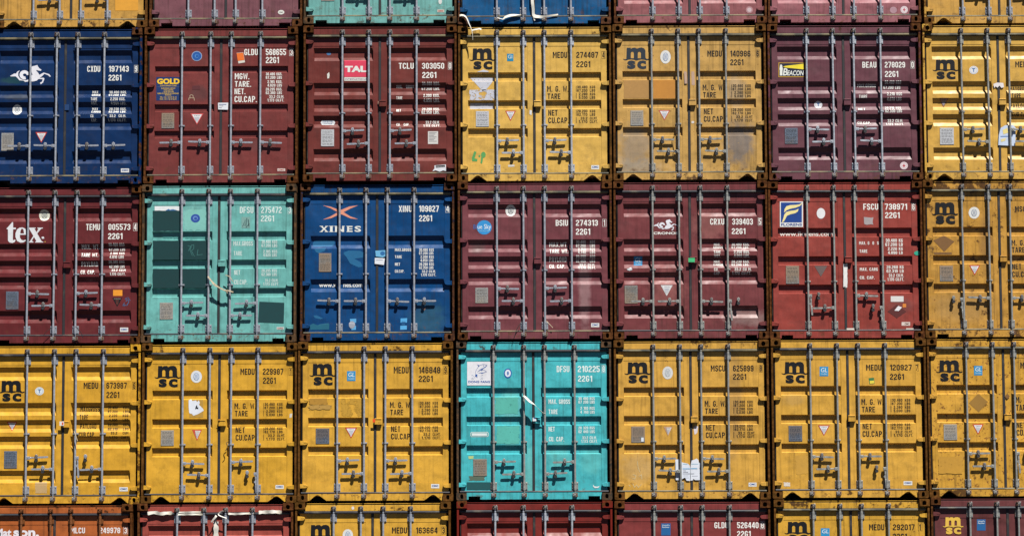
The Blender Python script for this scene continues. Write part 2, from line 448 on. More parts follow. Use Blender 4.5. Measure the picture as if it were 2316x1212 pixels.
hm = MB()       # handle pointing to +x of the bar
hm.bbox(.012, .062, .004, .034, -.027, .022, .004); hm.cyl(.036, .000, -.001, .005, .007, 8, axis='y')
hm.bbox(.060, .125, .010, .026, -.012, .012, .003)
hm.prism([(.122, .009), (.122, -.008), (.140, -.014), (.152, -.030), (.166, -.032), (.176, -.018), (.205, -.010), (.205, .009)], .012, .024, .002, .96)
hm.prism([(.200, -.012), (.215, -.016), (.335, -.015), (.348, -.010), (.348, .009), (.335, .014), (.215, .015), (.200, .012)], .010, .026, .004, .94)
HANDLE = hm.mesh('handle')
cm = MB()       # handle catch with hasp and drop weight, fixed on the leaf at x=0
cm.bbox(-.014, .014, .044, .0600, -.036, .036, .003)
cm.prism([(-.022, -.002), (-.025, .024), (-.018, .044), (0, .052), (.018, .044), (.025, .024), (.022, -.002)], .000, .046, .004, .85)
cm.cyl(0, .027, -.003, .004, .007, 8, axis='y')
cm.bbox(-.010, .010, .002, .048, -.030, -.004, .002)
CATCH = cm.mesh('handle_catch')
cm = MB(); cm.cyl(0, -.044, .002, .030, .026, 14, axis='y'); cm.bbox(-.007, .007, .010, .050, -.052, -.024, .001); WEIGHT = cm.mesh('hasp', True)
lm = MB(); lm.bbox(-.057, .057, .012, .0595, -.050, .050, .005); lm.box(-.05, .05, .005, .012, .036, .042); LOCKB = lm.mesh('lock_box')

# ------------------------------------------------------------------ flat marks: lettering, logos, stickers
_txt = {}
FT, FS, FC = .152, .076, .115                # stroke, half stroke, corner cut of the narrow stencil-like capitals
def strip(pts, closed=False, h=FS):
    """mitred band along a centre line; returns quads that meet without overlapping"""
    n = len(pts); A, B = [], []
    for i in range(n):
        p = Vector(pts[i]); a = Vector(pts[i - 1]) if (i or closed) else None; b = Vector(pts[(i + 1) % n]) if (i < n - 1 or closed) else None
        d1 = (p - a).normalized() if a is not None else None; d2 = (b - p).normalized() if b is not None else None
        d1 = d1 or d2; d2 = d2 or d1
        n1 = Vector((-d1.y, d1.x)); n2 = Vector((-d2.y, d2.x)); mm = n1 + n2; mm = mm / max(.35, mm.dot(n1)) if mm.length > .1 else n1
        A.append(tuple(p + mm * h)); B.append(tuple(p - mm * h))
    return [[A[i], A[(i + 1) % n], B[(i + 1) % n], B[i]] for i in range(n if closed else n - 1)]
def rc_(x0, y0, x1, y1): return [[(x0, y0), (x1, y0), (x1, y1), (x0, y1)]]
def build_font():
    w, t, s, c = .46, FT, FS, FC; L, Rr, B, T, Mi, m = s, w - s, s, 1 - s, .5, w / 2; g = {}
    g['0'] = g['O'] = (w, strip([(L+c,B),(Rr-c,B),(Rr,B+c),(Rr,T-c),(Rr-c,T),(L+c,T),(L,T-c),(L,B+c)], True))
    g['1'] = (.30, rc_(.165, 0, .165+t, 1) + [[(.03,.80),(.03,.67),(.165,.76),(.165,1),(.14,1)]])
    g['2'] = (w, strip([(L,.70),(L,T-c),(L+c,T),(Rr-c,T),(Rr,T-c),(Rr,.60),(L,.24),(L,t)]) + rc_(0, 0, w, t))
    e3 = [(L,.71),(L,T-c),(L+c,T),(Rr-c,T),(Rr,T-c),(Rr,Mi+.10),(Rr-.07,Mi),(Rr,Mi-.10),(Rr,B+c),(Rr-c,B),(L+c,B),(L,B+c),(L,.29)]
    g['3'] = (w, strip(e3) + rc_(.15, Mi-s, Rr-.07-s, Mi+s))
    g['4'] = (w, rc_(.27, 0, .27+t, 1) + rc_(0, .20, .27, .20+t) + rc_(.27+t, .20, w, .20+t) + [[(0,.335),(.13,.335),(.27,.72),(.27,1),(.22,1),(0,.40)]])
    g['5'] = (w, strip([(w,T),(L,T),(L,.56),(Rr-c,.56),(Rr,.56-c),(Rr,B+c),(Rr-c,B),(L+c,B),(L,B+c),(L,.28)]))
    six = [(Rr,.71),(Rr,T-c),(Rr-c,T),(L+c,T),(L,T-c),(L,B+c),(L+c,B),(Rr-c,B),(Rr,B+c),(Rr,.55-c),(Rr-c,.55),(L+s,.55)]
    g['6'] = (w, strip(six)); g['9'] = (w, strip([(w-x, 1-y) for x, y in six]))
    g['7'] = (w, strip([(0,T),(Rr,T),(Rr,.80),(.17,0)]))
    g['8'] = (w, strip([(L+c,B),(Rr-c,B),(Rr,B+c),(Rr,Mi-.10),(Rr-.05,Mi),(Rr,Mi+.10),(Rr,T-c),(Rr-c,T),(L+c,T),(L,T-c),(L,Mi+.10),(L+.05,Mi),(L,Mi-.10),(L,B+c)], True) + rc_(L+.05+s, Mi-s, Rr-.05-s, Mi+s))
    g['A'] = (.50, [[(0,0),(.13,0),(.25,.76),(.25,1),(.165,1)], [(.5,0),(.335,1),(.25,1),(.25,.76),(.37,0)]] + rc_(.175, .20, .325, .32))
    g['B'] = (w, strip([(L,B),(Rr-c,B),(Rr,B+c),(Rr,Mi-.10),(Rr-.06,Mi),(Rr,Mi+.10),(Rr,T-c),(Rr-c,T),(L,T)], True) + rc_(t, Mi-s, Rr-.06-s, Mi+s))
    g['C'] = (w, strip([(Rr,.31),(Rr,B+c),(Rr-c,B),(L+c,B),(L,B+c),(L,T-c),(L+c,T),(Rr-c,T),(Rr,T-c),(Rr,.69)]))
    g['D'] = (w, strip([(L,B),(Rr-c,B),(Rr,B+c),(Rr,T-c),(Rr-c,T),(L,T)], True))
    g['E'] = (.42, strip([(.42,T),(L,T),(L,B),(.42,B)]) + rc_(t, Mi-s, .37, Mi+s))
    g['F'] = (.42, strip([(.42,T),(L,T),(L,0)]) + rc_(t, .46-s, .37, .46+s))
    g['G'] = (w, strip([(m,.46),(Rr,.46),(Rr,B+c),(Rr-c,B),(L+c,B),(L,B+c),(L,T-c),(L+c,T),(Rr-c,T),(Rr,T-c),(Rr,.72)]))
    g['H'] = (w, rc_(0,0,t,1) + rc_(w-t,0,w,1) + rc_(t,Mi-s,w-t,Mi+s)); g['I'] = (t, rc_(0,0,t,1))
    g['K'] = (w, rc_(0,0,t,1) + [[(t,.34),(.21,.50),(w-.14,0),(w,0),(.29,.60),(w,1),(w-.15,1),(t,.56)]])
    g['L'] = (.40, strip([(L,1),(L,B),(.40,B)]))
    g['M'] = (.60, rc_(0,0,t,1) + rc_(.6-t,0,.6,1) + [[(t,1),(t,.72),(.3,.26),(.3,.54)], [(.6-t,1),(.3,.54),(.3,.26),(.6-t,.72)]])
    g['N'] = (.48, rc_(0,0,t,1) + rc_(.48-t,0,.48,1) + [[(t,1),(t,.68),(.48-t,0),(.48-t,.32)]])
    P = strip([(L,0),(L,T),(Rr-c,T),(Rr,T-c),(Rr,.46+c),(Rr-c,.46),(t,.46)])
    g['P'] = (w, P); g['R'] = (w, P + [[(.17,.3925),(.30,.3925),(w,0),(w-.15,0)]])
    g['S'] = (w, strip([(Rr,.71),(Rr,T-c),(Rr-c,T),(L+c,T),(L,T-c),(L,.60),(Rr,.40),(Rr,B+c),(Rr-c,B),(L+c,B),(L,B+c),(L,.29)]))
    g['T'] = (.44, rc_(0,1-t,.44,1) + rc_(.22-s,0,.22+s,1-t)); g['U'] = (w, strip([(L,1),(L,B+c),(L+c,B),(Rr-c,B),(Rr,B+c),(Rr,1)]))
    g['W'] = (.66, [[(0,1),(.13,1),(.21,.28),(.21,0),(.12,0)], [(.21,0),(.21,.28),(.33,1),(.33,.62)], [(.45,0),(.33,.62),(.33,1),(.45,.28)], [(.66,1),(.54,0),(.45,0),(.45,.28),(.53,1)]])
    g['X'] = (w, [[(0,0),(.14,0),(m,.35),(w-.14,0),(w,0),(m+.08,.5),(w,1),(w-.14,1),(m,.65),(.14,1),(0,1),(m-.08,.5)]])
    g['Y'] = (w, [[(m-s,0),(m+s,0),(m+s,.42),(w,1),(w-.14,1),(m,.60),(.14,1),(0,1),(m-s,.42)]])
    g['.'] = (t, rc_(0,0,t,t)); g[' '] = (.30, [])
    return g
FONT = build_font()
def glyphs(s, wt):
    k = (s, wt)
    if k in _txt: return _txt[k]
    v, f = [], []
    b = isinstance(wt, tuple); wt = wt[1] if b else wt
    if not b and all(ch in FONT for ch in s):
        x = 0
        for ch in s:
            w, polys = FONT[ch]
            for p in polys:
                n = len(v); v += [(x + a, b) for a, b in p]
                f += [tuple(n + i for i in range(4))] if len(p) == 4 else [tuple(n + i for i in q) for q in tessellate_polygon([[Vector((a, b, 0)) for a, b in p]])]
            x += w + .105
    else:
        c = bpy.data.curves.new('t', 'FONT'); c.body = s; c.size = 1; c.resolution_u = 3; c.offset = wt or 0; c.fill_mode = 'FRONT'
        o = bpy.data.objects.new('t', c)
        me = bpy.data.meshes.new_from_object(o)
        v = [(p.co.x, p.co.y) for p in me.vertices]; f = [tuple(p.vertices) for p in me.polygons]
        bpy.data.objects.remove(o); bpy.data.curves.remove(c); bpy.data.meshes.remove(me)
    if v:
        x0 = min(p[0] for p in v); x1 = max(p[0] for p in v); y0 = min(p[1] for p in v); y1 = max(p[1] for p in v)
        v = [((x - x0) / max(1e-6, x1 - x0), (y - y0) / max(1e-6, y1 - y0)) for x, y in v]
    _txt[k] = (v, f); return _txt[k]

class Marks:
    """flat shapes on one container, given where the photograph shows them, laid on the door's relief"""
    def __init__(s, cont, ty, ox, oz, oy, Z):
        s.c, s.ty, s.ox, s.oz, s.oy, s.Z = cont, ty, ox, oz, oy, Z; s.b = {}
    def P(s, x, y):
        fx, fy, k = s.Z; X, Y = x / k + fx, y / k + fy
        yl = YD
        for _ in range(3):
            p = px3(X, Y, s.oy + yl); lx, lz = p.x - s.ox, p.z - s.oz; yl = min(prof(s.ty, lx, lz), YD + .004)
        return lx, lz
    def poly(s, name, col, pts, lift=.0018, holes=(), wear=0, local=False):
        Q = [tuple(p) if local else s.P(*p) for p in pts]; L = [[Vector((x, z, 0)) for x, z in Q]]; allp = list(Q)
        for h in holes:
            hq = [tuple(p) if local else s.P(*p) for p in h]; allp += hq; L.append([Vector((x, z, 0)) for x, z in hq])
        s.b.setdefault(name, []).append((allp, [tuple(t) for t in tessellate_polygon(L)], lift, (col, wear))); return s
    def rect(s, name, col, x0, y0, x1, y1, **k): return s.poly(name, col, [(x0, y0), (x1, y0), (x1, y1), (x0, y1)], **k)
    def ell(s, name, col, x0, y0, x1, y1, n=22, **k):
        cx, cy, a, b = (x0 + x1) / 2, (y0 + y1) / 2, (x1 - x0) / 2, (y1 - y0) / 2
        return s.poly(name, col, [(cx + a * math.cos(6.28318 * i / n), cy + b * math.sin(6.28318 * i / n)) for i in range(n)], **k)
    def line(s, name, col, pts, w, **k):
        for q in strip(pts, False, w / 2): s.poly(name, col, q, **k)
        return s
    def torn(s, name, col, x0, y0, x1, y1, seed, n=9, j=.13, **k):
        rr = random.Random(seed); w, h = x1 - x0, y1 - y0; pts = []
        for a, b in (((x0, y0), (x1, y0)), ((x1, y0), (x1, y1)), ((x1, y1), (x0, y1)), ((x0, y1), (x0, y0))):
            for i in range(n):
                t = i / n; pts.append((a[0] + (b[0] - a[0]) * t + (rr.random() - .5) * w * j, a[1] + (b[1] - a[1]) * t + (rr.random() - .5) * h * j))
        return s.poly(name, col, pts, **k)
    def text(s, t, x0, x1, y0, y1, col='f0f0ea', name='lettering', wt=.012, lift=.0018, wear=.12, slant=0):
        v, f = glyphs(t, wt) if name == 'lettering' else glyphs(t, ('b', wt))
        (ax, az), (bx, bz) = s.P(x0, y1), s.P(x1, y0); (ex, ez) = s.P(x1, y1)
        Q = [(ax + (bx - ax) * u + slant * w * (bz - az), az + (ez - az) * u + (bz - ez) * w) for u, w in v]
        s.b.setdefault(name, []).append((Q, f, lift, (col, wear))); return s
    def build(s):
        for name, items in s.b.items():
            items = [i for i in items if i[0]]
            mg = {'lettering': .045, 'logo': .06}.get(name, .004)
            bb = [(min(p[0] for p in i[0]) - mg, min(p[1] for p in i[0]) - mg, max(p[0] for p in i[0]) + mg, max(p[1] for p in i[0]) + mg) for i in items]
            own = list(range(len(items)))
            def find(i):
                while own[i] != i: i = own[i]
                return i
            for i in range(len(items)):
                for j in range(i):
                    a, b = bb[i], bb[j]
                    if a[0] < b[2] and b[0] < a[2] and a[1] < b[3] and b[1] < a[3]: own[find(i)] = find(j)
            cl = {}
            for i in range(len(items)): cl.setdefault(find(i), []).append(items[i])
            for grp in cl.values(): s.make(name, grp)
    def make(s, name, items):
            bm = bmesh.new(); lay = bm.verts.layers.float.new('lift'); mats = []
            for Q, F, lift, mk in items:
                if mk not in mats: mats.append(mk)
                vs = []
                for x, z in Q:
                    v = bm.verts.new((x, 0, z)); v[lay] = lift; vs.append(v)
                for q in F:
                    if len(set(q)) < 3: continue
                    try: bm.faces.new([vs[i] for i in q]).material_index = mats.index(mk)
                    except ValueError: pass
            for z, _ in breaks(s.ty):
                bmesh.ops.bisect_plane(bm, geom=bm.verts[:] + bm.edges[:] + bm.faces[:], plane_co=(0, 0, z), plane_no=(0, 0, 1), dist=1e-5)
            xs = [v.co.x for v in bm.verts]; xa, xb = min(xs), max(xs); xm = (xa + xb) / 2
            def depth(x, z): return prof(s.ty, x, z)
            if xa < 1.236 and xb > 1.188:
                if name != 'lettering' and xb - xa < .9: depth = lambda x, z: .048 + DY
            elif name != 'lettering':
                for a, b in PX:                          # a sticker lapping over the edge of the pressed field stays flat
                    zs_ = [v.co.z for v in bm.verts]; zm = (min(zs_) + max(zs_)) / 2
                    if a < xm < b and PZ0 < zm < PZ1 and (xa < a or xb > b or min(zs_) < PZ0 or max(zs_) > PZ1 - .01):
                        depth = lambda x, z, a=a, b=b: prof(s.ty, min(max(x, a + 1e-4), b - 1e-4), min(max(z, PZ0 + 1e-4), PZ1 - 1e-4)) - .004
                if not any(a < xm < b for a, b in PX) and name != 'logo': depth = lambda x, z: min(prof(s.ty, x, z), YD)
            for v in bm.verts: v.co.y = depth(v.co.x, v.co.z) - max(v[lay], .0015)
            for fc in bm.faces:
                fc.normal_update()
                if fc.normal.y > 0: fc.normal_flip()
            me = bpy.data.meshes.new(name); bm.to_mesh(me); bm.free()
            for mk in mats: me.materials.append(ink(*mk))
            o = bpy.data.objects.new(name, me); COL.objects.link(o); o.parent = s.c

# ------------------------------------------------------------------ one container
FIT = {(0,0):(-8.225,3.860),(0,1):(-5.760,3.866),(0,2):(-3.305,3.904),(0,3):(-0.851,3.885),(0,4):(1.630,3.891),(0,5):(4.079,3.886),(0,6):(6.563,3.864),
 (1,0):(-8.302,1.347),(1,1):(-5.827,1.351),(1,2):(-3.304,1.369),(1,3):(-0.851,1.360),(1,4):(1.605,1.370),(1,5):(4.063,1.364),(1,6):(6.524,1.358),
 (2,0):(-8.288,-1.184),(2,1):(-5.842,-1.174),(2,2):(-3.347,-1.159),(2,3):(-0.860,-1.150),(2,4):(1.599,-1.148),(2,5):(4.042,-1.154),(2,6):(6.487,-1.147),
 (3,0):(-8.277,-3.705),(3,1):(-5.819,-3.693),(3,2):(-3.372,-3.679),(3,3):(-0.886,-3.668),(3,4):(1.586,-3.669),(3,5):(4.053,-3.659),(3,6):(6.504,-3.648),
 (4,0):(-8.379,-6.211),(4,1):(-5.869,-6.203),(4,2):(-3.409,-6.190),(4,3):(-0.884,-6.183),(4,4):(1.580,-6.191),(4,5):(4.068,-6.177),(4,6):(6.519,-6.155)}
DEPTH = {(2,0):.030,(2,2):.040,(1,2):-.006,(3,0):.022,(3,3):.018,(1,5):-.004,(3,6):.012,(2,5):.006,(1,3):.016,(4,0):-.01,(1,4):.004}
K = .57      # sRGB look of a sunlit leaf -> base colour
A1=(0,40,3.107);A2=(660,40,3.108);A3=(1370,40,2.448)
B1=(0,400,3.107);B2=(660,400,3.108);B3=(1370,400,2.448)
C1=(0,760,3.107);C2=(660,760,3.108);C3=(1370,760,2.448)
D1=(0,1110,1.9966);D2=(1150,1110,1.986);E1=(0,0,1.9966);E2=(1150,0,1.986)
BARU = (88.5, 148.5, 196.5, 257.5)
HR4 = [(0, 'R', 262), (1, 'L', 289), (2, 'R', 262), (3, 'L', 289)]
def hs(v1, v2): return [(0, 'R', v1), (1, 'L', v2), (2, 'R', v1), (3, 'L', v2)]
MIDV = {'A': 199, 'B': 226, 'C': 224, 'D': 204}

def container(rc, ty, colr, label, Z, handles, sill='rect', rust=.12, frust=.75, dirt=.35, speck=0, stains=(), bars=BARU, steelk=0, rubk=0,
              lock=True, barmat=None, group='shipping containers in the stack', fade=.25, sv=None):
    ox, oz = FIT[rc]; oy = DEPTH.get(rc, 0) + random.uniform(-.003, .003); oz += G
    seed = rc[0] * 7 + rc[1] + 1
    root = bpy.data.objects.new('shipping_container', None); COL.objects.link(root); root.location = (ox, oy, oz)
    root['label'] = label; root['category'] = 'shipping container'; root['group'] = group
    base = lin(colr, K)
    pm = paint('container_paint', base, seed, rust, dirt, fade, speck, stains)
    pr = paint('worn_rail_paint', base, seed + 50, min(.6, rust + .25), min(1, dirt + .35), fade, speck, ())
    fm = frame_mat('rusty_frame', base, seed, frust); wm = frame_mat('side_paint', base, seed + 9, .1)
    g1, rb = GALV[steelk], RUBBER[1 if rc[0] < 2 else rubk]
    for t in (0, 1):
        for sx in (1, -1):
            place('corner_casting', CAST[t], frame_mat('casting_rust', base, seed + t * 3 + sx + 60, frust + random.uniform(-.05, .25)) if True else fm, root, (0 if sx > 0 else CW, 0, 0 if t == 0 else H - .1135), scl=(sx, 1, 1))
    for sx in (1, -1): place('corner_post', POST, fm, root, (0 if sx > 0 else CW, 0, 0), scl=(sx, 1, 1))
    place('header', HEAD, pr if frust > .4 else pm, root); place('bottom_sill', SILL[sill], pr, root)
    for k in (0, 1): place('side_wall', WALL[k], wm, root)
    place('roof', ROOF, pm, root); place('rear_wall', REAR, pm, root)
    leaf = []
    for k in (0, 1):
        d = place('door', DOOR[ty, k], pm, root); leaf.append(d)
        [place('gasket', g, rb if i < 2 else RUBV, d) for i, g in enumerate(GASK[k])]
        for v in (36, 131, 225, 321):
            if k == 0: place('hinge', HINGE, pm, d, (.038, DY, zv(v)))
            else: place('hinge', HINGE2, pm, d, (CW - .038, DY, zv(v)))
    hd = {h[0]: h for h in handles}
    bmm = barmat or g1
    for i, u in enumerate(bars):
        x = u / US + .004; b = place('locking_bar', BAR, bmm, root, (x, DY, 0), rot=(0, random.uniform(-.0012, .0012), 0))
        place('guide_bracket', GUIDE, bmm, b, (0, 0, zv(35.5))); place('guide_bracket', GUIDE, bmm, b, (0, 0, .225))
        place('bar_clip', MIDB, bmm, b, (0, 0, zv(MIDV[ty])))
        cmm = barmat or CAMM
        place('cam_keeper', CAMK, cmm, b, (0, -DY, zv(14))); place('cam_keeper', CAMK, cmm, b, (0, -.012 - DY, .080), rot=(0, math.pi, 0))
        if i in hd:
            _, dr, v = hd[i][:3]; sg = 1 if dr[0] == 'R' else -1; zz = zv(v)
            w = place('handle_catch', CATCH, CAMM if random.random() < .5 else bmm, leaf[i // 2], (x + sg * .162, DY, zz)); place('hasp', WEIGHT, BLACKW, leaf[i // 2], (x + sg * .162, DY, zz))
            if len(dr) > 1:     # handle hanging down beside the bar
                ho = place('handle', HANDLE, bmm, b, (sg * .034, 0, zz + .03), rot=(0, R(86), 0))
            else:
                ho = place('handle', HANDLE, bmm, b, (0, 0, zz - .004), rot=(0, random.uniform(-.05, .05), 0), scl=(sg, 1, 1))
    if lock: place('lock_box', LOCKB, pm, leaf[1], (1.262, DY, zv(178)))
    return Marks(root, ty, ox, oz, oy, Z)

# ------------------------------------------------------------------ repeated marks
INK = '0a0c12'
MSC_O = [(250,498),(256,330),(318,330),(318,347),(345,331),(385,328),(412,347),(440,331),(485,326),(522,340),(541,372),(543,480),(560,500),(595,494),(597,511),(562,521),(525,508),(480,504),(440,510),(405,522),(370,510),(320,504),(280,508),(252,519),(225,518),(203,503),(203,494),(226,504)]
MSC_H = [[(318,488),(318,410),(328,392),(342,388),(356,392),(365,410),(365,488)],[(425,488),(425,410),(435,392),(450,388),(465,395),(473,410),(473,488)]]
def fitbox(pts, src, dst):
    return [(dst[0] + (x - src[0]) / (src[2] - src[0]) * (dst[2] - dst[0]), dst[1] + (y - src[1]) / (src[3] - src[1]) * (dst[3] - dst[1])) for x, y in pts]
def msc(m, x0, y0, x1, y1, col=INK):
    """stacked three-letter logo; x0..x1 spans the wave, y0..y1 the whole"""
    src = (203, 326, 597, 650); d = (x0, y0, x1, y1)
    m.poly('logo', col, fitbox(MSC_O, src, d), holes=[fitbox(h, src, d) for h in MSC_H], wear=.1)
    a, b = fitbox([(265, 522), (388, 650)], src, d); m.text('s', a[0], b[0], a[1], b[1], col, 'logo', .045, wear=.1)
    a, b = fitbox([(415, 522), (552, 650)], src, d); m.text('c', a[0], b[0], a[1], b[1], col, 'logo', .045, wear=.1)
def code(m, own, ox, num, nx, chk, cx, y, y2, col=INK, wt=.012, wear=.1, sz='22G1', sx=None, box=True):
    m.text(own, ox[0], ox[1], y[0], y[1], col, wt=wt, wear=wear); m.text(num, nx[0], nx[1], y[0], y[1], col, wt=wt, wear=wear)
    w = cx[1] - cx[0]; h = y[1] - y[0]
    if chk == '1': m.text(chk, cx[0] + w * .34, cx[1] - w * .34, y[0], y[1], col, wt=wt, wear=wear)
    elif chk: m.text(chk, cx[0] + w * .2, cx[1] - w * .2, y[0], y[1], col, wt=wt, wear=wear)
    if box and chk:
        t = h * .038; a, b, c, d = cx[0], y[0] - h * .12, cx[1], y[1] + h * .12
        for q in ((a, b, c, b + t), (a, d - t, c, d), (a, b + t, a + t, d - t), (c - t, b + t, c, d - t)): m.rect('lettering', col, *q, wear=wear)
    if sz: m.text(sz, (sx or (nx[0], nx[0] + (nx[1] - nx[0]) * .64))[0], (sx or (nx[0], nx[0] + (nx[1] - nx[0]) * .64))[1], y2[0], y2[1], col, wt=wt, wear=wear)
def rows(m, items, col, wt=.0, wear=.1):
    for t, x0, x1, y0, y1 in items: m.text(t, x0, x1, y0, y1, col, wt=wt, wear=wear)
def mgw(m, dx, dy, k=1.0, col=INK, wear=.08, cx=True):
    """the weight panel of the yellow containers; offsets in pixels of the panel of 274487 (zoom 3.108), k scales to the zoom in use"""
    def T(t, x0, x1, y0, y1, w=.012): m.text(t, dx + (x0 - 1795) * k, dx + (x1 - 1795) * k, dy + (y0 - 482) * k, dy + (y1 - 482) * k, col, wt=w, wear=wear)
    T('M. G. W.', 1795, 1945, 482, 522); T('TARE', 1798, 1888, 535, 573); T('NET', 1803, 1868, 650, 690); T('CU.CAP.', 1803, 1948, 703, 743)
    for t, u, y in (('30.480', 'KGS', 480), ('67.200', 'LBS', 504), ('2.280', 'KGS', 529), ('5.030', 'LBS', 553), ('28.200', 'KGS', 649), ('62.170', 'LBS', 673), ('33.2', 'CU.MT.', 699), ('1.170', 'CU.FT.', 723)):
        T(t, 2078 - 12 * len(t), 2078, y, y + 19, .0); T(u, 2095, 2095 + (38 if len(u) == 3 else 55), y, y + 19, .0)
    for y in (481, 530, 650, 700): T('I', 1998, 2001, y, y + 42, .0)
def cimc(m, x0, y0, x1, y1):
    w, h = x1 - x0, y1 - y0
    m.rect('sticker', 'e8e8e4', x0, y0, x1, y1, lift=.002); m.text('CIMC', x0 + w * .1, x1 - w * .1, y0 + h * .22, y1 - h * .34, '1a56a8', 'sticker', .03, .0035, 0)
def tri(m, x0, y0, x1, y1, rim='c23a2a', fill='e6e6e6', worn=False):
    w, h = x1 - x0, y1 - y0; c = (x0 + x1) / 2
    m.poly('warning_sticker', rim, [(x0, y0), (x1, y0), (c, y1)], lift=.002)
    m.poly('warning_sticker', fill, [(x0 + w * (.30 if worn else .12), y0 + h * .09), (x1 - w * .12, y0 + h * .09), (c, y1 - h * .14)], lift=.003)
    m.text('ATTENTION', x0 + w * .28, x1 - w * .26, y0 + h * .15, y0 + h * .24, '5a6478', 'warning_sticker', .0, .004, 0)
    for i in range(4): m.rect('warning_sticker', '9aa2b2', c - w * (.2 - .035 * i), y0 + h * (.32 + .11 * i), c + w * (.2 - .035 * i), y0 + h * (.37 + .11 * i), lift=.004)
def plate(m, x0, y0, x1, y1, k=0, tilt=0):
    (ax, az), (bx, bz) = m.P(x0, y1), m.P(x1, y0)
    yb = prof(m.ty, (ax + bx) / 2, (az + bz) / 2)
    p = MB(); p.bbox(ax, bx, yb - .006, yb + .001 if yb > YD + .002 else yb, az, bz, .002)
    w, h = bx - ax, bz - az
    for sx in (.06, .94):
        for sz in (.04, .5, .96): p.cyl(ax + w * sx, az + h * sz, yb - .008, yb - .005, .004, 6, axis='y')
    o = place('data_plate', p.mesh('data_plate'), PLATE[k], m.c)
    q = MB(); rr = random.Random(int(x0)); z = bz - h * .1
    while z > az + h * .1:
        a = ax + w * .12; 
        while a < bx - w * .15:
            l = w * rr.uniform(.06, .22); q.add([(a, yb - .0078, z), (min(a + l, bx - w * .1), yb - .0078, z), (min(a + l, bx - w * .1), yb - .0078, z - h * .020), (a, yb - .0078, z - h * .020)], [(0, 1, 2, 3)]); a += l + w * .05
        z -= h * rr.choice((.055, .055, .1))
    place('engraving', q.mesh('engraving'), ink({0: '8c8882', 1: '7a736a', 2: '545a62', 3: 'a8a8aa'}[k]), o)
def oval(m, x0, y0, x1, y1, inner='6f86a8', out='dcdcd8'):
    w, h = x1 - x0, y1 - y0
    m.ell('approval_sticker', out, x0, y0, x1, y1, lift=.002)
    m.ell('approval_sticker', inner, x0 + w * .24, y0 + h * .18, x1 - w * .24, y1 - h * .18, lift=.003)
    m.ell('approval_sticker', out, x0 + w * .30, y0 + h * .23, x1 - w * .30, y1 - h * .23, lift=.004)
    c, d = (x0 + x1) / 2, (y0 + y1) / 2
    for i in range(4): m.line('approval_sticker', inner, [(c - w * .12 + i * w * .08, d - h * .2), (c - w * .08 + i * w * .06, d), (c - w * .13 + i * w * .08, d + h * .2)], w * .035, lift=.005)
def disc(m, x0, y0, x1, y1, out='dcdcd8', inn='3a5f9a', t='T'):
    w, h = x1 - x0, y1 - y0
    m.ell('round_sticker', out, x0, y0, x1, y1, lift=.002)
    for i in range(14):
        a = 6.283 * i / 14; cx, cy = (x0 + x1) / 2 + w * .38 * math.cos(a), (y0 + y1) / 2 + h * .38 * math.sin(a)
        m.ell('round_sticker', inn, cx - w * .03, cy - h * .03, cx + w * .03, cy + h * .03, n=6, lift=.003)
    m.text(t, x0 + w * .33, x1 - w * .33, y0 + h * .27, y1 - h * .27, inn, 'round_sticker', .04, .003, 0)
def glst(m, x0, y0, x1, y1, small=True):
    w, h = x1 - x0, y1 - y0
    m.rect('approval_sticker', '2f8fc4', x0, y0, x1, y1, lift=.002); m.text('GL', x0 + w * .13, x1 - w * .13, y0 + h * .14, y1 - h * .42, 'e8eef2', 'approval_sticker', .0, .0035, 0, .12)
    if small: m.text('Certified', x0 + w * .15, x1 - w * .15, y1 - h * .32, y1 - h * .14, 'cfe3ee', 'approval_sticker', .0, .0035, 0)
HORSE_S = (215, 530, 1078, 952)
H1 = [(215,768),(300,715),(335,720),(365,675),(418,648),(385,700),(385,765),(420,825),(470,852),(560,862),(600,845),(602,890),(530,900),(495,870),(410,865),(370,815),(330,778),(225,780)]
H2 = [(640,600),(680,560),(740,545),(790,530),(805,565),(830,600),(878,635),(865,657),(820,652),(775,640),(765,655),(800,690),(835,745),(925,695),(1040,730),(1078,780),(1050,788),(1020,755),(940,722),(880,785),(835,815),(925,808),(940,832),(910,915),(860,952),(848,915),(890,895),(903,840),(815,835),(780,870),(700,890),(620,888),(606,845),(645,760),(690,745),(662,660)]
def horse(m, x0, y0, x1, y1, col='e4e4ec'):
    d = (x0, y0, x1, y1); f = lambda p: fitbox(p, HORSE_S, d)
    m.poly('logo', col, f(H1)); m.poly('logo', col, f(H2))
    o, i = [], []
    for k in range(25):
        a = R(-70 - k * 12.2); o.append((515 + 103 * math.cos(a), 745 - 100 * math.sin(a))); i.append((522 + (34 + k * .3) * math.cos(a), 748 - 32 * math.sin(a)))
    m.poly('logo', col, f(o + i[::-1]))

# ================================================================== the stack, row by row from the top
MAR, RED, DRED, YEL, YELF, TEAL, AQUA, BLU, NAVY = '7d484b', '94473f', '72302f', 'd8a444', 'd2a055', '6fb3a6', '52b9c0', '235488', '052c5a'
WH = 'ecece6'
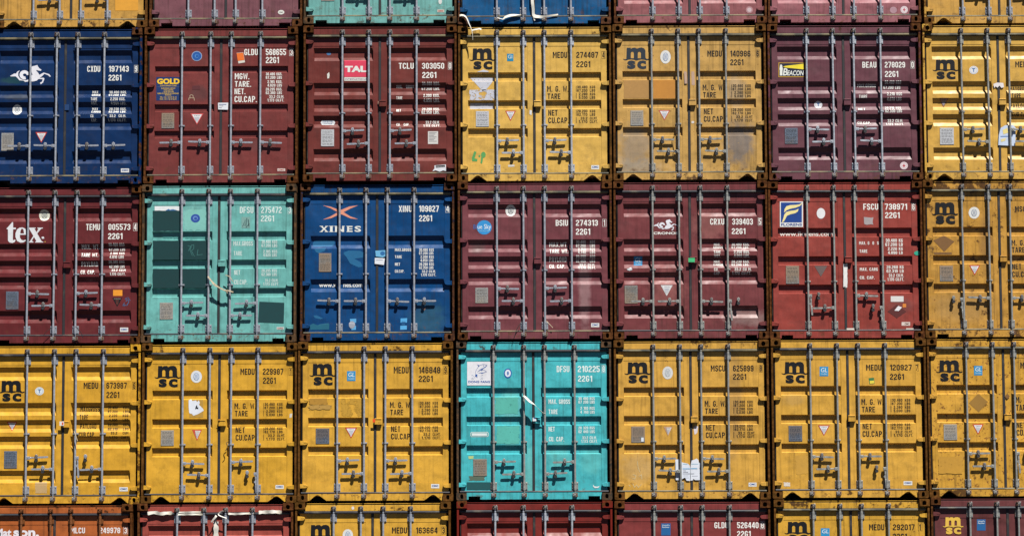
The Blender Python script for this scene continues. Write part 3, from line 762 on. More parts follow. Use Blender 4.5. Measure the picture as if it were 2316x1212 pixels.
# ---- row 0 (only the feet of the doors show)
m = container((0,0),'B','cf9e4c','yellow shipping container cut off by the top edge, bright repainted square on right door',E1,[(1,'L',289),(3,'L',289)],'tri',.2,.8,.5)
m.rect('repaint_patch','e0a038',520,-30,624,50,lift=.0016); m.build()
m = container((0,1),'C','80525a','dull purple-brown shipping container cut off by the top edge, white oval sticker on right door',E1,[],'rect',.16,.85,.55,steelk=0)
m.ell('sticker','e6e6de',1255,47,1284,67,lift=.002); m.text('CIMC',1261,1278,54,60,'8a8a84','sticker',.02,.0035,0); m.build()
m = container((0,2),'B','76b4ae','pale teal shipping container cut off by the top edge of the photo',E1,hs(262,289),'rect',.16,.85,.6)
plate(m,1450,-50,1510,6); m.ell('sticker','d8dcd8',1980,-4,1996,21,lift=.002); m.rect('sticker','d8c8bc',1975,45,2006,57,lift=.002); m.text('CIMC',1979,2002,48,54,'b04a3c','sticker',.03,.0035,0); m.build()
m = container((0,3),'D','10578a','blue shipping container cut off by the top edge, with white torn strapping below its doors',E2,[],'rect',.10,.65,.6)
m.build(); BLUEC = m
m = container((0,4),'A','9b5f62','dusty pink-red shipping container cut off by the top edge, one faint round sticker',E2,[],'rect',.10,.9,.5)
m.ell('round_sticker','b5868a',1066,30,1098,62,lift=.002); m.ell('round_sticker','cfb8bc',1072,36,1092,56,lift=.003); m.build()
m = container((0,5),'A','9c6168','dusty pink shipping container cut off by the top edge, two round stickers side by side',E2,[],'rect',.10,.85,.5)
m.ell('round_sticker','b08a94',1713,32,1745,62,lift=.002); disc(m,1761,29,1794,62,'e4d8dc','c04858','+'); m.build()
m = container((0,6),'B','d2a24f','yellow shipping container cut off by the top edge, at right end of top row',E2,hs(250,285),'tri',.14,.35,.4); m.build()

# ---- row 1
m = container((1,0),'A',NAVY,'navy blue shipping container with a white sea horse logo, numbered 197143',A1,[(0,'L',268),(1,'L',268),(2,'R',268),(3,'R',268)],'rect',.05,.38,.25,bars=(95,154,202,262.5),lock=False,stains=((.35,1.68,.2,.06,(.012,.045,.045,1),.7),(.45,1.42,.3,.05,(.045,.05,.055,1),.6)))
code(m,'CXDU',(613,705),'197143',(765,905),'9',(943,970),(341,383),(403,444),WH,.016,.08,sx=(763,853))
rows(m,[('MAX',647,687,513,531),('GROSS',643,703,535,550),('TARE',638,683,563,583),('WGT.',640,683,592,610),('MAX',645,685,631,649),('CARGO',640,705,653,668),('CU.',636,660,682,702),('CAP.',640,680,711,729),
 ('30.480 KGS.',765,888,513,531),('67.200 LBS.',762,885,535,550),('2.250 KGS.',775,880,563,583),('4.960 LBS.',778,885,592,610),('28.230 KGS.',765,885,631,649),('62.240 LBS.',762,885,653,668),('33.2  CU.M.',770,885,682,701),('1.170 CU.FT.',758,888,711,728)],WH,.004)
horse(m,72,335,358,470)
oval(m,84,610,151,684,'5a6a80'); tri(m,250,806,331,880); plate(m,8,812,97,937,0); cimc(m,850,1061,907,1088)
m.rect('sticker','1d3f6e',455,612,487,652,lift=.004); m.build()
m = container((1,1),'C','7d3b38','maroon shipping container with a blue sign in gold lettering, numbered 568655',A1,[(0,'L',262),(1,'L',262),(2,'R',262),(3,'R',262)],'rect',.08,.9,.3,bars=(85,150,197,263.5),lock=False,stains=((.84,1.46,.17,.13,(.06,.035,.035,1),.55),(1.85,.62,.25,.12,(.08,.05,.05,1),.3)))
code(m,'GLDU',(1717,1812),'568655',(1868,2010),'3',(2033,2062),(222,266),(278,322),WH,.018,.05,sx=(1868,1960))
rows(m,[('MGW.',1650,1752,393,435),('TARE.',1650,1765,448,488),('NET.',1648,1725,500,540),('CU.CAP.',1648,1805,553,596)],WH,.02)
for i,(t,y) in enumerate((('30.480 KGS.',388),('67.200 LBS',413),('2.185 KGS.',442),('4.820 LBS',467),('28.295 KGS.',495),('62.380 LBS',520),('33.2 CU.M.',547),('1.173 CU.FT.',572))):
    m.text(t,1868+(12 if t[1]=='.' else 0)+(24 if t.startswith('33') else 0),(1983 if 'KGS' in t else 1981) if i<6 else 1996,y,y+20,WH,wt=.0)
m.rect('sign','16336a',1098,419,1267,584,lift=.002)
m.text('GOLD',1104,1263,430,469,'f2c62e','sign',.05,.0035,0)
for t,a,b,y in (('CONTAINER CORP.',1124,1243,475),('EUROPEAN OFFICE',1134,1232,494),('TOUR GAMMA',1150,1218,506),('1 RUE DILLON',1147,1220,518),('92800 PUTEAUX LA DEFENSE',1106,1256,530),('FRANCE',1160,1204,541),('TEL. +33 1 42 33 56 10',1124,1240,556),('FAX. +33 1 42 33 56 31',1124,1240,570)):
    m.text(t,a,b,y,y+9.5,'e0bd55','sign',.01,.0035,0)
m.rect('sign','6a7480',1104,488,1260,489.5,lift=.003)
plate(m,1135,672,1225,780,1); tri(m,1337,674,1431,754,'c85050'); m.ell('round_sticker','8fa6c4',1346,237,1420,307,lift=.002); m.ell('round_sticker','1f58a4',1351,242,1415,302,lift=.003); m.ell('round_sticker','4d86c6',1368,258,1398,286,lift=.004); m.ell('round_sticker','1f58a4',1376,262,1396,280,lift=.005)
m.poly('tag','d8d2c8',[(1662,250),(1710,246),(1722,316),(1676,324)],lift=.002); m.poly('tag','e8732a',[(1663,252),(1709,248),(1718,300),(1671,306)],lift=.0035)
m.poly('paper_label','e0e4ea',[(1533,601),(1605,601),(1603,650),(1534,648)],lift=.006); m.rect('paper_label','5a6c9a',1540,611,1592,615,lift=.0075); m.rect('paper_label','8a8a9a',1540,622,1570,625,lift=.0075); m.rect('paper_label','8a8a9a',1540,634,1560,637,lift=.0075)
m.rect('repaint_patch','5c2c30',1352,480,1405,508,lift=.0016); m.line('graffiti','c9b79a',[(1326,582),(1328,566),(1364,566),(1366,584)],3); m.line('graffiti','c9b79a',[(1336,564),(1334,550),(1344,543),(1356,548),(1358,564)],3)
m.rect('sticker','e0d2cc',1950,1061,2004,1079,lift=.002); m.text('CIMC',1956,1998,1065,1075,'c46a5a','sticker',.03,.0035,0); m.build()
m = container((1,2),'A','73352f','brick maroon shipping container with a pink-red square logo sign, numbered 303050',A2,hs(240,268),'rect',.09,.85,.3)
code(m,'TCLU',(752,857),'303050',(915,1071),'0',(1098,1125),(320,362),(384,426),WH,.016,.06,sx=(917,1016))
rows(m,[('MAX.',735,775,473,494),('GROSS',802,858,473,494),('TARE',735,777,555,577),('NET',735,767,643,663),('CU.',735,762,740,760),('CAP.',786,825,740,760),('30.480 KGS.',915,1040,454,475),('67.200 LBS.',912,1040,488,508),('2.200 KGS.',925,1038,538,560),('4.850 LBS.',925,1040,571,593),('28.280 KGS.',915,1038,632,649),('62.350 LBS.',912,1038,656,678),('33.2 CU.M.',940,1038,724,745),('1.172 CU.FT.',925,1043,750,767)],WH,.004)
m.rect('sign','d9405c',369,303,533,419,lift=.002); m.rect('sign','dcdcd2',369,421,533,446,lift=.002); m.text('TAL',373,525,341,385,'e6e6e0','sign',.06,.0035,0); m.text('INTERNATIONA',374,528,429,439,'8a7aa0','sign',.01,.0035,0)
m.poly('sticker','dfe3e6',[(210,720),(295,720),(304,736),(295,752),(210,752),(201,736)],lift=.002); m.text('CORTEN STEEL',215,290,725,734,'5a7aa8','sticker',.0,.0035,0); m.text('CONTAINER',222,283,739,747,'5a7aa8','sticker',.0,.0035,0)
plate(m,205,787,297,906,3); m.rect('paper_label','d4d2ce',957,800,1028,889,lift=.002)
for i in range(7): m.rect('paper_label','8e8c90',965,808+i*10,1018-(i%3)*9,811+i*10,lift=.0035)
m.poly('torn_sticker','e2e4ea',[(1003,1040),(1083,1033),(1084,1080),(1064,1075),(1040,1084),(1010,1074),(989,1082),(996,1070),(1003,1062)],lift=.008); m.poly('torn_sticker','161820',[(1012,1041),(1077,1037),(1075,1052),(1012,1056)],lift=.0095); m.text('.....',1016,1070,1046,1050,'e0e0e0','torn_sticker',.03,.011,0)
m.poly('scratch_mark','d8d8d0',[(248,398),(262,385),(266,405),(262,428),(250,430)],wear=.3); m.ell('sticker','4a78a8',243,240,274,262,lift=.0016,wear=.3); m.rect('paper_label','8c6a5c',604,590,650,612,lift=.003)
m.build()
m = container((1,3),'B','e0b458','yellow shipping container with peeling white foil on its left door, numbered 274487',A2,hs(262,289),'tri',.12,.9,.22,steelk=2)
code(m,'MEDU',(1835,1936),'274487',(2000,2153),'4',(2178,2204),(243,285),(308,350),INK,.012,.08,sx=(2000,2098)); mgw(m,1795,482)
msc(m,1249,217,1430,367); m.rect('sticker','1f86ae',1513,256,1558,308,lift=.002); m.text('GI',1520,1549,264,290,'dfe9ee','sticker',.0,.0035,0)
m.poly('foil_remnant','c9cad4',[(1335,372),(1345,366),(1388,380),(1378,384),(1300,383)],lift=.002,wear=.5)
m.torn('foil_remnant','c6c8d2',1262,420,1418,445,3,lift=.002,wear=.62); m.poly('foil_remnant','c6c8d2',[(1278,449),(1415,446),(1398,470),(1362,512),(1340,516),(1322,498)],lift=.002,wear=.62); m.torn('foil_remnant','c6c8d2',1250,508,1430,582,5,j=.04,lift=.002,wear=.85); m.torn('foil_remnant','c6c8d2',1254,600,1420,640,8,j=.05,lift=.002,wear=.6)
plate(m,1294,659,1385,768,3); tri(m,1500,656,1575,728); cimc(m,2105,1038,2160,1067)
m.poly('graffiti','5aa05a',[(1282,940),(1298,945),(1285,990),(1305,995),(1303,1012),(1268,1010),(1266,985)],wear=.1); m.ell('graffiti','5aa05a',1312,966,1326,982,wear=.1); m.ell('graffiti','5aa05a',1330,944,1363,986,wear=.1); m.poly('graffiti','5aa05a',[(1331,980),(1345,986),(1338,1028),(1326,1024)],wear=.1)
m.poly('paper_label','d8dadc',[(1672,650),(1688,655),(1685,687),(1671,680)],lift=.002); m.poly('torn_sticker','d2cdc6',[(1520,1036),(1566,1034),(1564,1048),(1522,1050)],lift=.002,wear=.5)
m.build()
m = container((1,4),'B','ceA35a','faded yellow shipping container with grey soot on the foot of its doors, numbered 140986',A3,hs(262,289),'tri',.14,.8,.45,steelk=1,rubk=1,speck=.15,stains=((2.0,.62,.26,.42,(.10,.095,.10,1),.8),(.35,.55,.28,.40,(.16,.14,.12,1),.65),(.35,.20,.5,.16,(.20,.18,.15,1),.6),(1.95,1.45,.16,.35,(.22,.19,.15,1),.45)))
code(m,'MEDU',(563,643),'140986',(690,801),'6',(832,851),(184,217),(232,265),INK,.012,.14,sx=(690,762)); mgw(m,537,372,.787,INK,.2)
msc(m,97,167,240,286,'26303c'); oval(m,302,182,360,256,'8196b8')
m.torn('repaint_patch','b0864c',101,345,243,447,71,j=.025,lift=.0016,wear=.22); m.torn('repaint_patch','c18436',264,345,386,449,72,j=.02,lift=.0016,wear=.12)
plate(m,137,515,208,599,0); tri(m,292,513,357,570,'c05a4a'); m.poly('scuffed_patch','b89a86',[(433,300),(448,302),(452,366),(436,368)],lift=.0016); m.poly('scuffed_patch','b89a86',[(474,300),(490,300),(494,376),(476,374)],lift=.0016); m.ell('sticker','d8d2cc',474,573,490,587,lift=.002)
m.build()
m = container((1,5),'A','6d424b','plum purple shipping container with a lighthouse sign and a yellow beam, numbered 278029',A3,hs(239,267),'rect',.05,.55,.3,steelk=2)
code(m,'BEAU',(1421,1498),'278029',(1545,1657),'0',(1688,1709),(246,279),(297,330),WH,.016,.06,sx=(1546,1619))
rows(m,[('MAX.GROSS',1395,1498,366,384),('TARE',1402,1448,429,447),('NET',1399,1438,500,513),('CU.CAP.',1396,1470,574,588),('30.480 KGS',1545,1636,349,367),('67.200 LBS',1540,1633,376,394),('2.210 KGS',1558,1640,415,432),('4.870 LBS',1558,1638,442,459),('28.210 KGS',1548,1636,492,505),('62.330 LBS',1548,1640,509,526),('33.2 CU.M.',1563,1648,561,578),('1.173 CU.FT.',1553,1652,583,596)],WH,.006)
BX=(300,185,1290,765); q=lambda p: fitbox(p,BX,(956,250,1098,331))
m.poly('sign','b8902e',q([(300,185),(1290,185),(1290,765),(300,765)]),lift=.002); m.poly('sign','141c38',q([(335,215),(1290,215),(1290,728),(335,728)]),lift=.003)
m.poly('sign','ecd736',q([(480,355),(560,320),(1290,232),(1290,460),(560,385)]),lift=.004); m.poly('sign','e4e8e0',q([(365,285),(400,262),(440,285),(470,450),(458,480),(450,700),(355,700),(355,490),(340,460)]),lift=.004)
a=q([(470,415),(640,700)]); m.text('B',a[0][0],a[1][0],a[0][1],a[1][1],'e4e8e0','sign',.02,.004,0,.15); a=q([(640,500),(1255,700)]); m.text('EACON',a[0][0],a[1][0],a[0][1],a[1][1],'e4e8e0','sign',.02,.004,0,.12)
disc(m,1156,461,1201,501,'dfe0e4','2f5a94'); plate(m,992,612,1062,700,2); disc(m,1629,799,1673,841,'e4d4d8','b83040','+'); m.rect('sticker','dcdce0',1330,862,1351,876,lift=.004); m.build()
m = container((1,6),'A','d9ab50','yellow shipping container with a white poster by its centre seal, right end of second row',A3,hs(240,268),'tri',.05,.3,.2,steelk=1)
msc(m,1810,232,1952,343); m.text('MEDU',2268,2348,244,276,INK,wt=.012); disc(m,2012,269,2062,314,'e0e0e2','3a70a8'); tri(m,1846,445,1900,496,'8a5a44','a88a78'); plate(m,1851,611,1926,704,3)
rows(m,[('MAXGROSS',2240,2345,381,402),('TARE',2248,2298,419,446),('PAYLOAD',2243,2340,474,498),('CUB.CAP.',2250,2345,524,547)],INK,.008)
m.poly('poster','c6d4ea',[(2186,612),(2210,598),(2254,597),(2268,612),(2266,712),(2172,708),(2176,650)],lift=.006); m.poly('poster','e8d88a',[(2196,625),(2222,612),(2226,640),(2200,648)],lift=.0075); m.rect('poster','3a74b8',2185,657,2250,661,lift=.0075); m.poly('poster','e0d49a',[(2186,675),(2215,668),(2210,684),(2188,690)],lift=.0075)
m.poly('torn_sticker','e2dcdc',[(2145,370),(2165,362),(2200,364),(2204,386),(2190,392),(2180,378),(2168,390),(2158,382),(2150,392)],lift=.004,wear=.3); m.build()

# ---- row 2
m = container((2,0),'A','6a292b','dark red shipping container with three big white serif letters, numbered 005573',B1,hs(242,269),'rect',.06,.85,.3,bars=(91,151,201,260))
code(m,'TEMU',(605,704),'005573',(762,916),'4',(936,965),(331,375),(396,438),WH,.016,.06,sx=(760,861))
rows(m,[('MAX. WT.',572,698,475,505),('TARE WT.',570,690,534,562),('PAYLOAD',570,686,596,627),('CU. CAP.',566,666,654,683)],WH,.016)
rows(m,[('30.480 KGS',762,873,466,487),('67.200 LBS',763,876,498,518),('2.180 KGS',772,873,527,544),('4.810 LBS',770,870,553,573),('28.300 KGS',762,873,586,606),('62.390 LBS',765,873,618,638),('33.2 CU.M',782,880,646,662),('1.170 CU.FT.',772,882,673,692)],WH,.006)
q=lambda p: [((x/12.12)*3.107,(y/12.12+470-400)*3.107) for x,y in p]
m.poly('logo','dcdee2',q([(175,580),(335,395),(360,395),(360,545),(435,545),(435,590),(360,590),(352,870),(375,895),(400,870),(430,885),(400,940),(340,965),(260,950),(220,900),(218,590)]))
m.poly('logo','dcdee2',q([(716,740),(545,740),(548,820),(590,880),(640,893),(705,875),(700,910),(640,950),(560,955),(470,910),(425,800),(425,700),(470,590),(540,545),(620,540),(690,570),(716,640)]),holes=[q([(555,705),(660,705),(645,600),(600,565),(565,620)])])
m.poly('logo','dcdee2',q([(780,545),(980,545),(980,565),(945,568),(1000,670),(1055,575),(1025,565),(1025,545),(1175,545),(1175,565),(1130,575),(1020,705),(1145,920),(1185,930),(1185,950),(965,950),(965,930),(1000,918),(935,800),(870,905),(915,930),(915,950),(780,950),(780,930),(820,920),(915,770),(800,575),(780,565)]))
m.poly('logo','dcdee2',q([(1140,795),(1200,790),(1215,845),(1150,850)])); m.poly('logo','c8a050',q([(1222,918),(1250,918),(1250,945),(1222,945)]))
oval(m,271,229,347,309,'4a5a66','d8d8c8'); plate(m,41,805,131,931,2); m.rect('sticker','ee9a2e',795,794,860,836,lift=.002)
m.poly('warning_sticker','15151a',[(789,850),(859,850),(824,912)],lift=.002); m.text('ATTENTION',800,848,853,860,'b0a8a0','warning_sticker',.0,.0035,0)
for i in range(4): m.rect('warning_sticker','8a4a40',824-12+i*2,866+i*9,824+12-i*2,869+i*9,lift=.0035)
for p in ([(862,905),(875,880),(870,905),(885,900)],[(878,860),(892,848),(885,875),(900,862)],[(890,905),(905,880),(898,842),(915,870)]): m.line('graffiti','2e6f9a',p,4,wear=.2)
cimc(m,844,1058,901,1088); m.build()
m = container((2,1),'B','72b9b3','teal shipping container with dark green repainted squares on its left door, numbered 275472',B1,[(0,'R',267),(1,'L',295),(3,'L',267),(2,'R',295)],'rect',.10,.92,.35,rubk=0,bars=(89.5,151,199.5,260.5),stains=((.84,2.0,.22,.2,(.25,.46,.42,1),.35),))
code(m,'DFSU',(1685,1781),'275472',(1835,1979),'3',(2022,2051),(211,256),(272,315),'d5e6e2',.016,.1,sx=(1833,1926))
rows(m,[('MAX.GROSS',1640,1777,452,485),('TARE',1642,1701,522,553),('NET',1645,1688,655,688),('CU.CAP.',1645,1738,723,756)],'cfe2de',.006)
rows(m,[('30.480 KGS',1838,1948,445,467),('67.200 LBS',1838,1948,472,494),('2.185 KGS',1850,1948,514,535),('4.820 LBS',1850,1945,539,560),('28.295 KGS',1838,1946,648,669),('62.380 LBS',1838,1945,675,696),('33.2 CU.M.',1862,1955,717,738),('1.173 CU.FT.',1850,1961,743,764)],'cfe2de',.0)
m.rect('sign','e2e6e8',1087,207,1264,240,lift=.002); m.poly('sign','3a70a8',[(1165,236),(1185,226),(1195,232),(1215,228),(1245,236),(1225,240),(1165,240)],lift=.0035)
for (a,b,c,d) in ((1074,238,1264,379),(1075,446,1264,587),(1282,446,1452,585),(1073,644,1264,784),(1282,644,1452,783)): m.torn('repaint_patch','143c3e',a,b,c,d,a+b,j=.02,lift=.0036)
m.poly('repaint_patch','174144',[(1822,876),(1998,884),(1994,1030),(1814,1022)],lift=.0016)
m.text('www.dong  fang.com.hk',1143,1451,408,438,'4f9a96','lettering',.01,.0045)
m.torn('repaint_patch','7fc0b6',1296,232,1448,378,9,j=.12,lift=.0015,wear=.1); m.ell('round_sticker','2c4fa0',1341,262,1406,321,lift=.003); m.ell('round_sticker','6f94cc',1356,276,1390,306,lift=.004); m.ell('round_sticker','2c4fa0',1364,283,1386,302,lift=.005)
m.rect('paper_label','7fa8a2',1697,282,1758,360,lift=.002)
for p in ([(1705,350),(1725,300),(1722,345)],[(1735,290),(1730,355),(1752,330)],[(1745,300),(1750,350)]): m.line('paper_label','3f5f60',p,6,lift=.0035)
for p in ([(1320,485),(1345,490),(1335,515),(1352,555)],[(1325,520),(1345,480),(1362,478),(1362,505),(1345,520),(1368,560)],[(1392,510),(1385,550),(1425,545)]): m.line('graffiti','4a8480',p,2.5,lift=.0048)
plate(m,1122,883,1216,1001,0); m.rect('sticker','c9d6d2',1944,1054,1996,1072,lift=.002); m.text('CIMC',1949,1991,1058,1068,'b86058','sticker',.03,.0035,0); m.build()
TEALC = m
m = container((2,2),'D','04457c','bright blue shipping container with a salmon crossed-curves logo, numbered 109827',B2,[(0,'L',265),(1,'L',265),(2,'R',265),(3,'R',265)],'rect',.08,.75,.4,lock=False,rubk=1,stains=((2.0,.35,.3,.3,(.03,.09,.10,1),.4),))
code(m,'XINU',(752,844),'109827',(895,1033),'4',(1080,1110),(203,247),(270,313),WH,.016,.05,sx=(895,986))
rows(m,[('MAX.GROSS',725,839,503,523),('TARE',725,773,552,572),('NET',725,761,604,624),('CU.CAP.',725,790,653,673),('30.480 KGS',895,998,503,523),('67.200 LBS',895,995,527,547),('2.200 KGS',905,998,553,572),('4.850 LBS',905,995,577,597),('28.280 KGS',895,998,604,624),('62.350 LBS',895,995,628,648),('33.2 CU.M.',915,1011,655,674),('1.170 CU.FT.',908,1013,679,698)],WH,.008)
q=lambda p: [((x/10.1+700-660)*3.108,(y/10.1+440-400)*3.108) for x,y in p]
m.poly('logo','e0957c',q([(305,250),(480,278),(655,345),(700,353),(740,345),(910,275),(1112,248),(940,320),(780,405),(930,500),(1108,565),(930,545),(750,460),(700,450),(650,470),(500,540),(305,575),(480,500),(645,405),(480,315)]),wear=.08)
for ch,a,b in (('X',240,425),('I',470,528),('N',585,790),('E',860,985),('S',1030,1178)):
    (x0,y0),(x1,y1)=q([(a,718),(b,855)]); m.text(ch,x0,x1,y0,y1,'e2e4de','logo',.03,wear=.1)
for a,b,y in ((232,310,718),(360,430,718),(232,300,845),(350,430,845),(450,548,718),(450,548,845),(568,640,718),(745,805,718),(570,625,845),(845,885,718),(845,885,845)):
    (x0,y0),(x1,y1)=q([(a,y),(b,y+12)]); m.rect('logo','e2e4de',x0,y0,x1,y1,lift=.0025,wear=.1)
m.text('www.x',189,312,751,773,WH,wt=.02); m.text('nes.com',361,497,749,773,WH,wt=.02)
plate(m,190,537,278,668,1)
PB='1f6592'
m.poly('repaint_patch',PB,[(150,455),(175,442),(240,440),(298,446),(300,470),(280,488),(150,490),(146,470)],lift=.0016,wear=.15); m.poly('repaint_patch',PB,[(156,505),(240,500),(232,520),(190,538),(170,530)],lift=.0016,wear=.1)
m.poly('repaint_patch',PB,[(365,530),(400,518),(480,520),(502,532),(500,568),(440,575),(485,600),(498,632),(470,636),(410,610),(385,565),(366,545)],lift=.0016); m.poly('repaint_patch',PB,[(150,975),(175,972),(220,995),(200,1000),(165,992)],lift=.0016)
m.poly('repaint_patch','1d627c',[(128,1040),(150,1030),(180,1042),(230,1024),(264,1030),(262,1072),(130,1074)],lift=.0016)
m.poly('plastic_pouch','6fb4dc',[(588,520),(666,516),(669,556),(640,566),(590,560)],lift=.006); m.ell('plastic_pouch','2a6ca8',622,525,655,552,lift=.0075); m.poly('paper_label','dfe3ea',[(584,570),(655,574),(648,620),(583,612)],lift=.006); m.rect('paper_label','8a92a8',592,584,640,587,lift=.0075)
m.poly('sticker','5aa6d8',[(408,998),(453,996),(450,1074),(420,1076)],lift=.002); m.ell('torn_sticker','9aa0ac',400,1012,446,1066,n=9,lift=.0035); m.poly('sticker','54a8de',[(765,994),(811,992),(808,1072),(762,1074)],lift=.002); m.rect('sticker','3a7ab0',772,1015,800,1020,lift=.0035); m.rect('sticker','3a7ab0',772,1035,795,1040,lift=.0035)
m.poly('scratch_mark','b58a72',[(915,915),(930,932),(943,915),(934,936),(925,936)]); m.build()
m = container((2,3),'A','794147','maroon shipping container with a bright blue disc logo, numbered 274313',B2,hs(240,268),'rect',.05,.8,.3,rubk=1,steelk=0,stains=((.32,1.48,.14,.12,(.07,.055,.05,1),.5),(2.0,.85,.10,.8,(.34,.24,.24,1),.35)))
code(m,'BSIU',(1855,1941),'274313',(1997,2151),'1',(2183,2211),(303,345),(364,407),WH,.016,.05,sx=(1997,2097))
rows(m,[('MAX.WT.',1810,1941,458,490),('TARE WT.',1812,1943,507,538),('PAYLOAD',1810,1932,561,595),('CU. CAP.',1810,1922,613,642)],WH,.014)
rows(m,[('30.480',1998,2066,446,467),('KGS',2096,2132,446,467),('67.200',1998,2066,473,492),('LBS',2096,2132,473,492),('2.150',2012,2066,497,515),('KGS',2096,2132,497,515),('4.740',2012,2066,520,540),('LBS',2096,2132,520,540),('28.330',1998,2066,550,572),('KGS',2096,2132,550,572),('62.460',1998,2066,578,599),('LBS',2096,2132,578,599),('33.2',2022,2066,607,623),('CU.M.',2082,2132,607,623),('1.170',2014,2066,628,648),('CU.FT.',2082,2136,628,648)],WH,.0)
m.ell('logo','3390d0',1300,305,1405,406,lift=.002); m.text('ue Sky',1306,1400,334,377,'e6f0f4','logo',.0,.0035,0); m.text('intermodal',1310,1385,374,384,'9fd0ee','logo',.0,.0035,0); m.text('Bl',1277,1297,336,366,'2f6eb4','logo',.0,.002,.1)
oval(m,1502,196,1575,276,'46505e'); plate(m,1290,779,1379,887,0); cimc(m,2104,1027,2161,1055); m.build()
m = container((2,4),'A','793d3f','dented maroon shipping container with a white sea horse logo and green seal, numbered 339403',B3,[(0,'L',270),(1,'L',270),(2,'R',270),(3,'RD',270)],'rect',.08,.85,.5,steelk=1,stains=((1.5,1.8,.3,.25,(.22,.09,.08,1),.5),(.85,.8,.3,.4,(.24,.09,.08,1),.4),(2.1,.35,.4,.15,(.20,.14,.13,1),.6)))
code(m,'CRXU',(578,656),'339403',(700,814),'5',(843,864),(231,265),(285,317),WH,.012,.1,sx=(698,773))
rows(m,[('MAX.',600,636,363,380),('GROSS',597,650,383,395),('TARE',598,636,408,424),('WGT.',600,636,430,445),('MAX.',600,636,460,475),('CARGO',598,649,479,491),('CU.',600,623,503,520),('CAP.',600,636,525,540),('30.480 KGS.',698,797,363,380),('67.200 LBS.',698,795,383,395),('2.250 KGS.',710,797,407,424),('4.960 LBS.',710,797,429,445),('28.230 KGS.',698,797,459,475),('62.240 LBS.',698,795,479,491),('33.2 CU M.',713,806,503,519),('1.170 CU.FT.',700,806,524,540)],WH,.004,.2)
horse(m,265,235,400,298); m.text('CRONOS',264,401,305,319,WH,'logo',.03)
glst(m,156,440,203,489); m.rect('seal','43b87a',456,452,491,475,lift=.050);
plate(m,105,601,176,701,1); tri(m,304,599,371,660,'cfcfcf','e2e2e4'); m.poly('torn_sticker','d4dade',[(115,512),(140,500),(148,514),(130,520)],lift=.004); m.build()
m = container((2,5),'B','9a433a','bright red shipping container with a blue and cream wave sign, numbered 738971',B3,[(0,'RD',258),(1,'L',285),(2,'R',258),(3,'LD',285)],'rect',.08,.8,.25,steelk=1,stains=((2.08,.52,.22,.13,(.12,.045,.04,1),.6),))
code(m,'FSCU',(1426,1508),'738971',(1545,1668),'6',(1693,1714),(149,183),(196,229),WH,.014,.1,sx=(1547,1627))
rows(m,[('MAX. G  O  S',1403,1511,358,375),('TARE',1405,1448,403,420),('MAX. CARG',1407,1506,503,520),('CU. CAP.',1407,1488,549,566),('30.480 KG',1550,1644,343,361),('67.200 LB',1548,1644,366,384),('2.220 KG',1562,1644,390,407),('4.890 LB',1563,1644,412,428),('28.260 KG',1555,1649,491,508),('62.310 LB',1555,1649,513,530),('33.2 CU.M.',1567,1649,537,554),('1.170 CU.FT.',1560,1651,559,576)],WH,.004)
q=lambda p: [((x/10.1+1740-1370)*2.448,(y/10.1+430-400)*2.448) for x,y in p]
m.poly('sign','e6e6e2',q([(240,262),(768,262),(768,843),(240,843)]),lift=.002); m.poly('sign','16408c',q([(262,285),(742,285),(742,741),(262,741)]),lift=.003)
m.poly('sign','efe09a',q([(744,285),(700,325),(600,340),(480,345),(390,370),(345,440),(338,520),(390,465),(480,430),(600,405),(690,370),(735,330)]),lift=.004)
m.poly('sign','efe09a',q([(668,425),(600,460),(480,475),(390,500),(340,560),(320,640),(285,742),(330,720),(370,650),(400,590),(480,555),(590,530),(650,490)]),lift=.004)
a=q([(268,760),(745,822)]); m.text('FLORENS',a[0][0],a[1][0],a[0][1],a[1][1],'16408c','sign',.03,.003,0)
m.text('www.florens.com',964,1262,300,326,'e8e0d8','lettering',.02); m.ell('sticker','e2e2e4',1168,173,1215,232,lift=.002); m.torn('torn_sticker','a8a0a2',1430,225,1480,264,4,n=4,lift=.002)
plate(m,998,493,1070,592,1); m.poly('worn_patch','6a5a58',[(1155,493),(1227,493),(1191,553)],lift=.002,wear=.55); m.rect('paper_label','dcdad8',1578,660,1649,691,lift=.002)
m.poly('scuffed_patch','5c2a28',[(1612,706),(1665,745),(1612,782),(1560,745)],wear=.4); m.poly('torn_sticker','e6e6ea',[(1598,740),(1612,722),(1620,714),(1640,722),(1622,742)],lift=.004); m.rect('sticker','e08a3a',1644,702,1663,722,lift=.002)
m.rect('sticker','dcccc4',1638,803,1685,823,lift=.002); m.text('CIMC',1655,1680,808,818,'8a6a5a','sticker',.03,.0035,0)
m.torn('torn_tape','e2e2e0',1315,480,1337,610,6,j=.1,lift=.004); m.rect('torn_tape','e0d8cc',1333,838,1374,850,lift=.018); m.rect('torn_tape','e0d8cc',1662,838,1703,848,lift=.018)
m.ell('paint_blob','2fa88c',1706,410,1745,435,n=10,lift=.004); m.build()
m = container((2,6),'B','c99640','rust-streaked yellow shipping container with dark diamond mark, right end of the third row',B3,[(0,'LD',268),(1,'L',266),(2,'R',266)],'rect',.42,.75,.9,speck=.5,rubk=1,steelk=1,stains=((1.0,1.5,.12,.5,(.13,.07,.03,1),.5),(.6,.5,.5,.3,(.24,.15,.06,1),.5)))
msc(m,1806,141,1950,261); m.text('MSCU',2267,2345,163,193,INK); oval(m,2009,167,2070,232,'8490a4'); m.poly('scuffed_patch','7d5a34',[(1872,325),(1930,358),(1874,415),(1814,352)],wear=.3); m.rect('scuffed_patch','7d5a34',1818,418,1916,430,wear=.5)
plate(m,1850,492,1922,578,1); tri(m,2012,489,2073,544); rows(m,[('M. G. W.',2247,2365,350,380),('TARE',2249,2320,389,419),('NET',2250,2301,480,511),('CU.CAP.',2250,2364,524,554)],INK,.012); m.build()

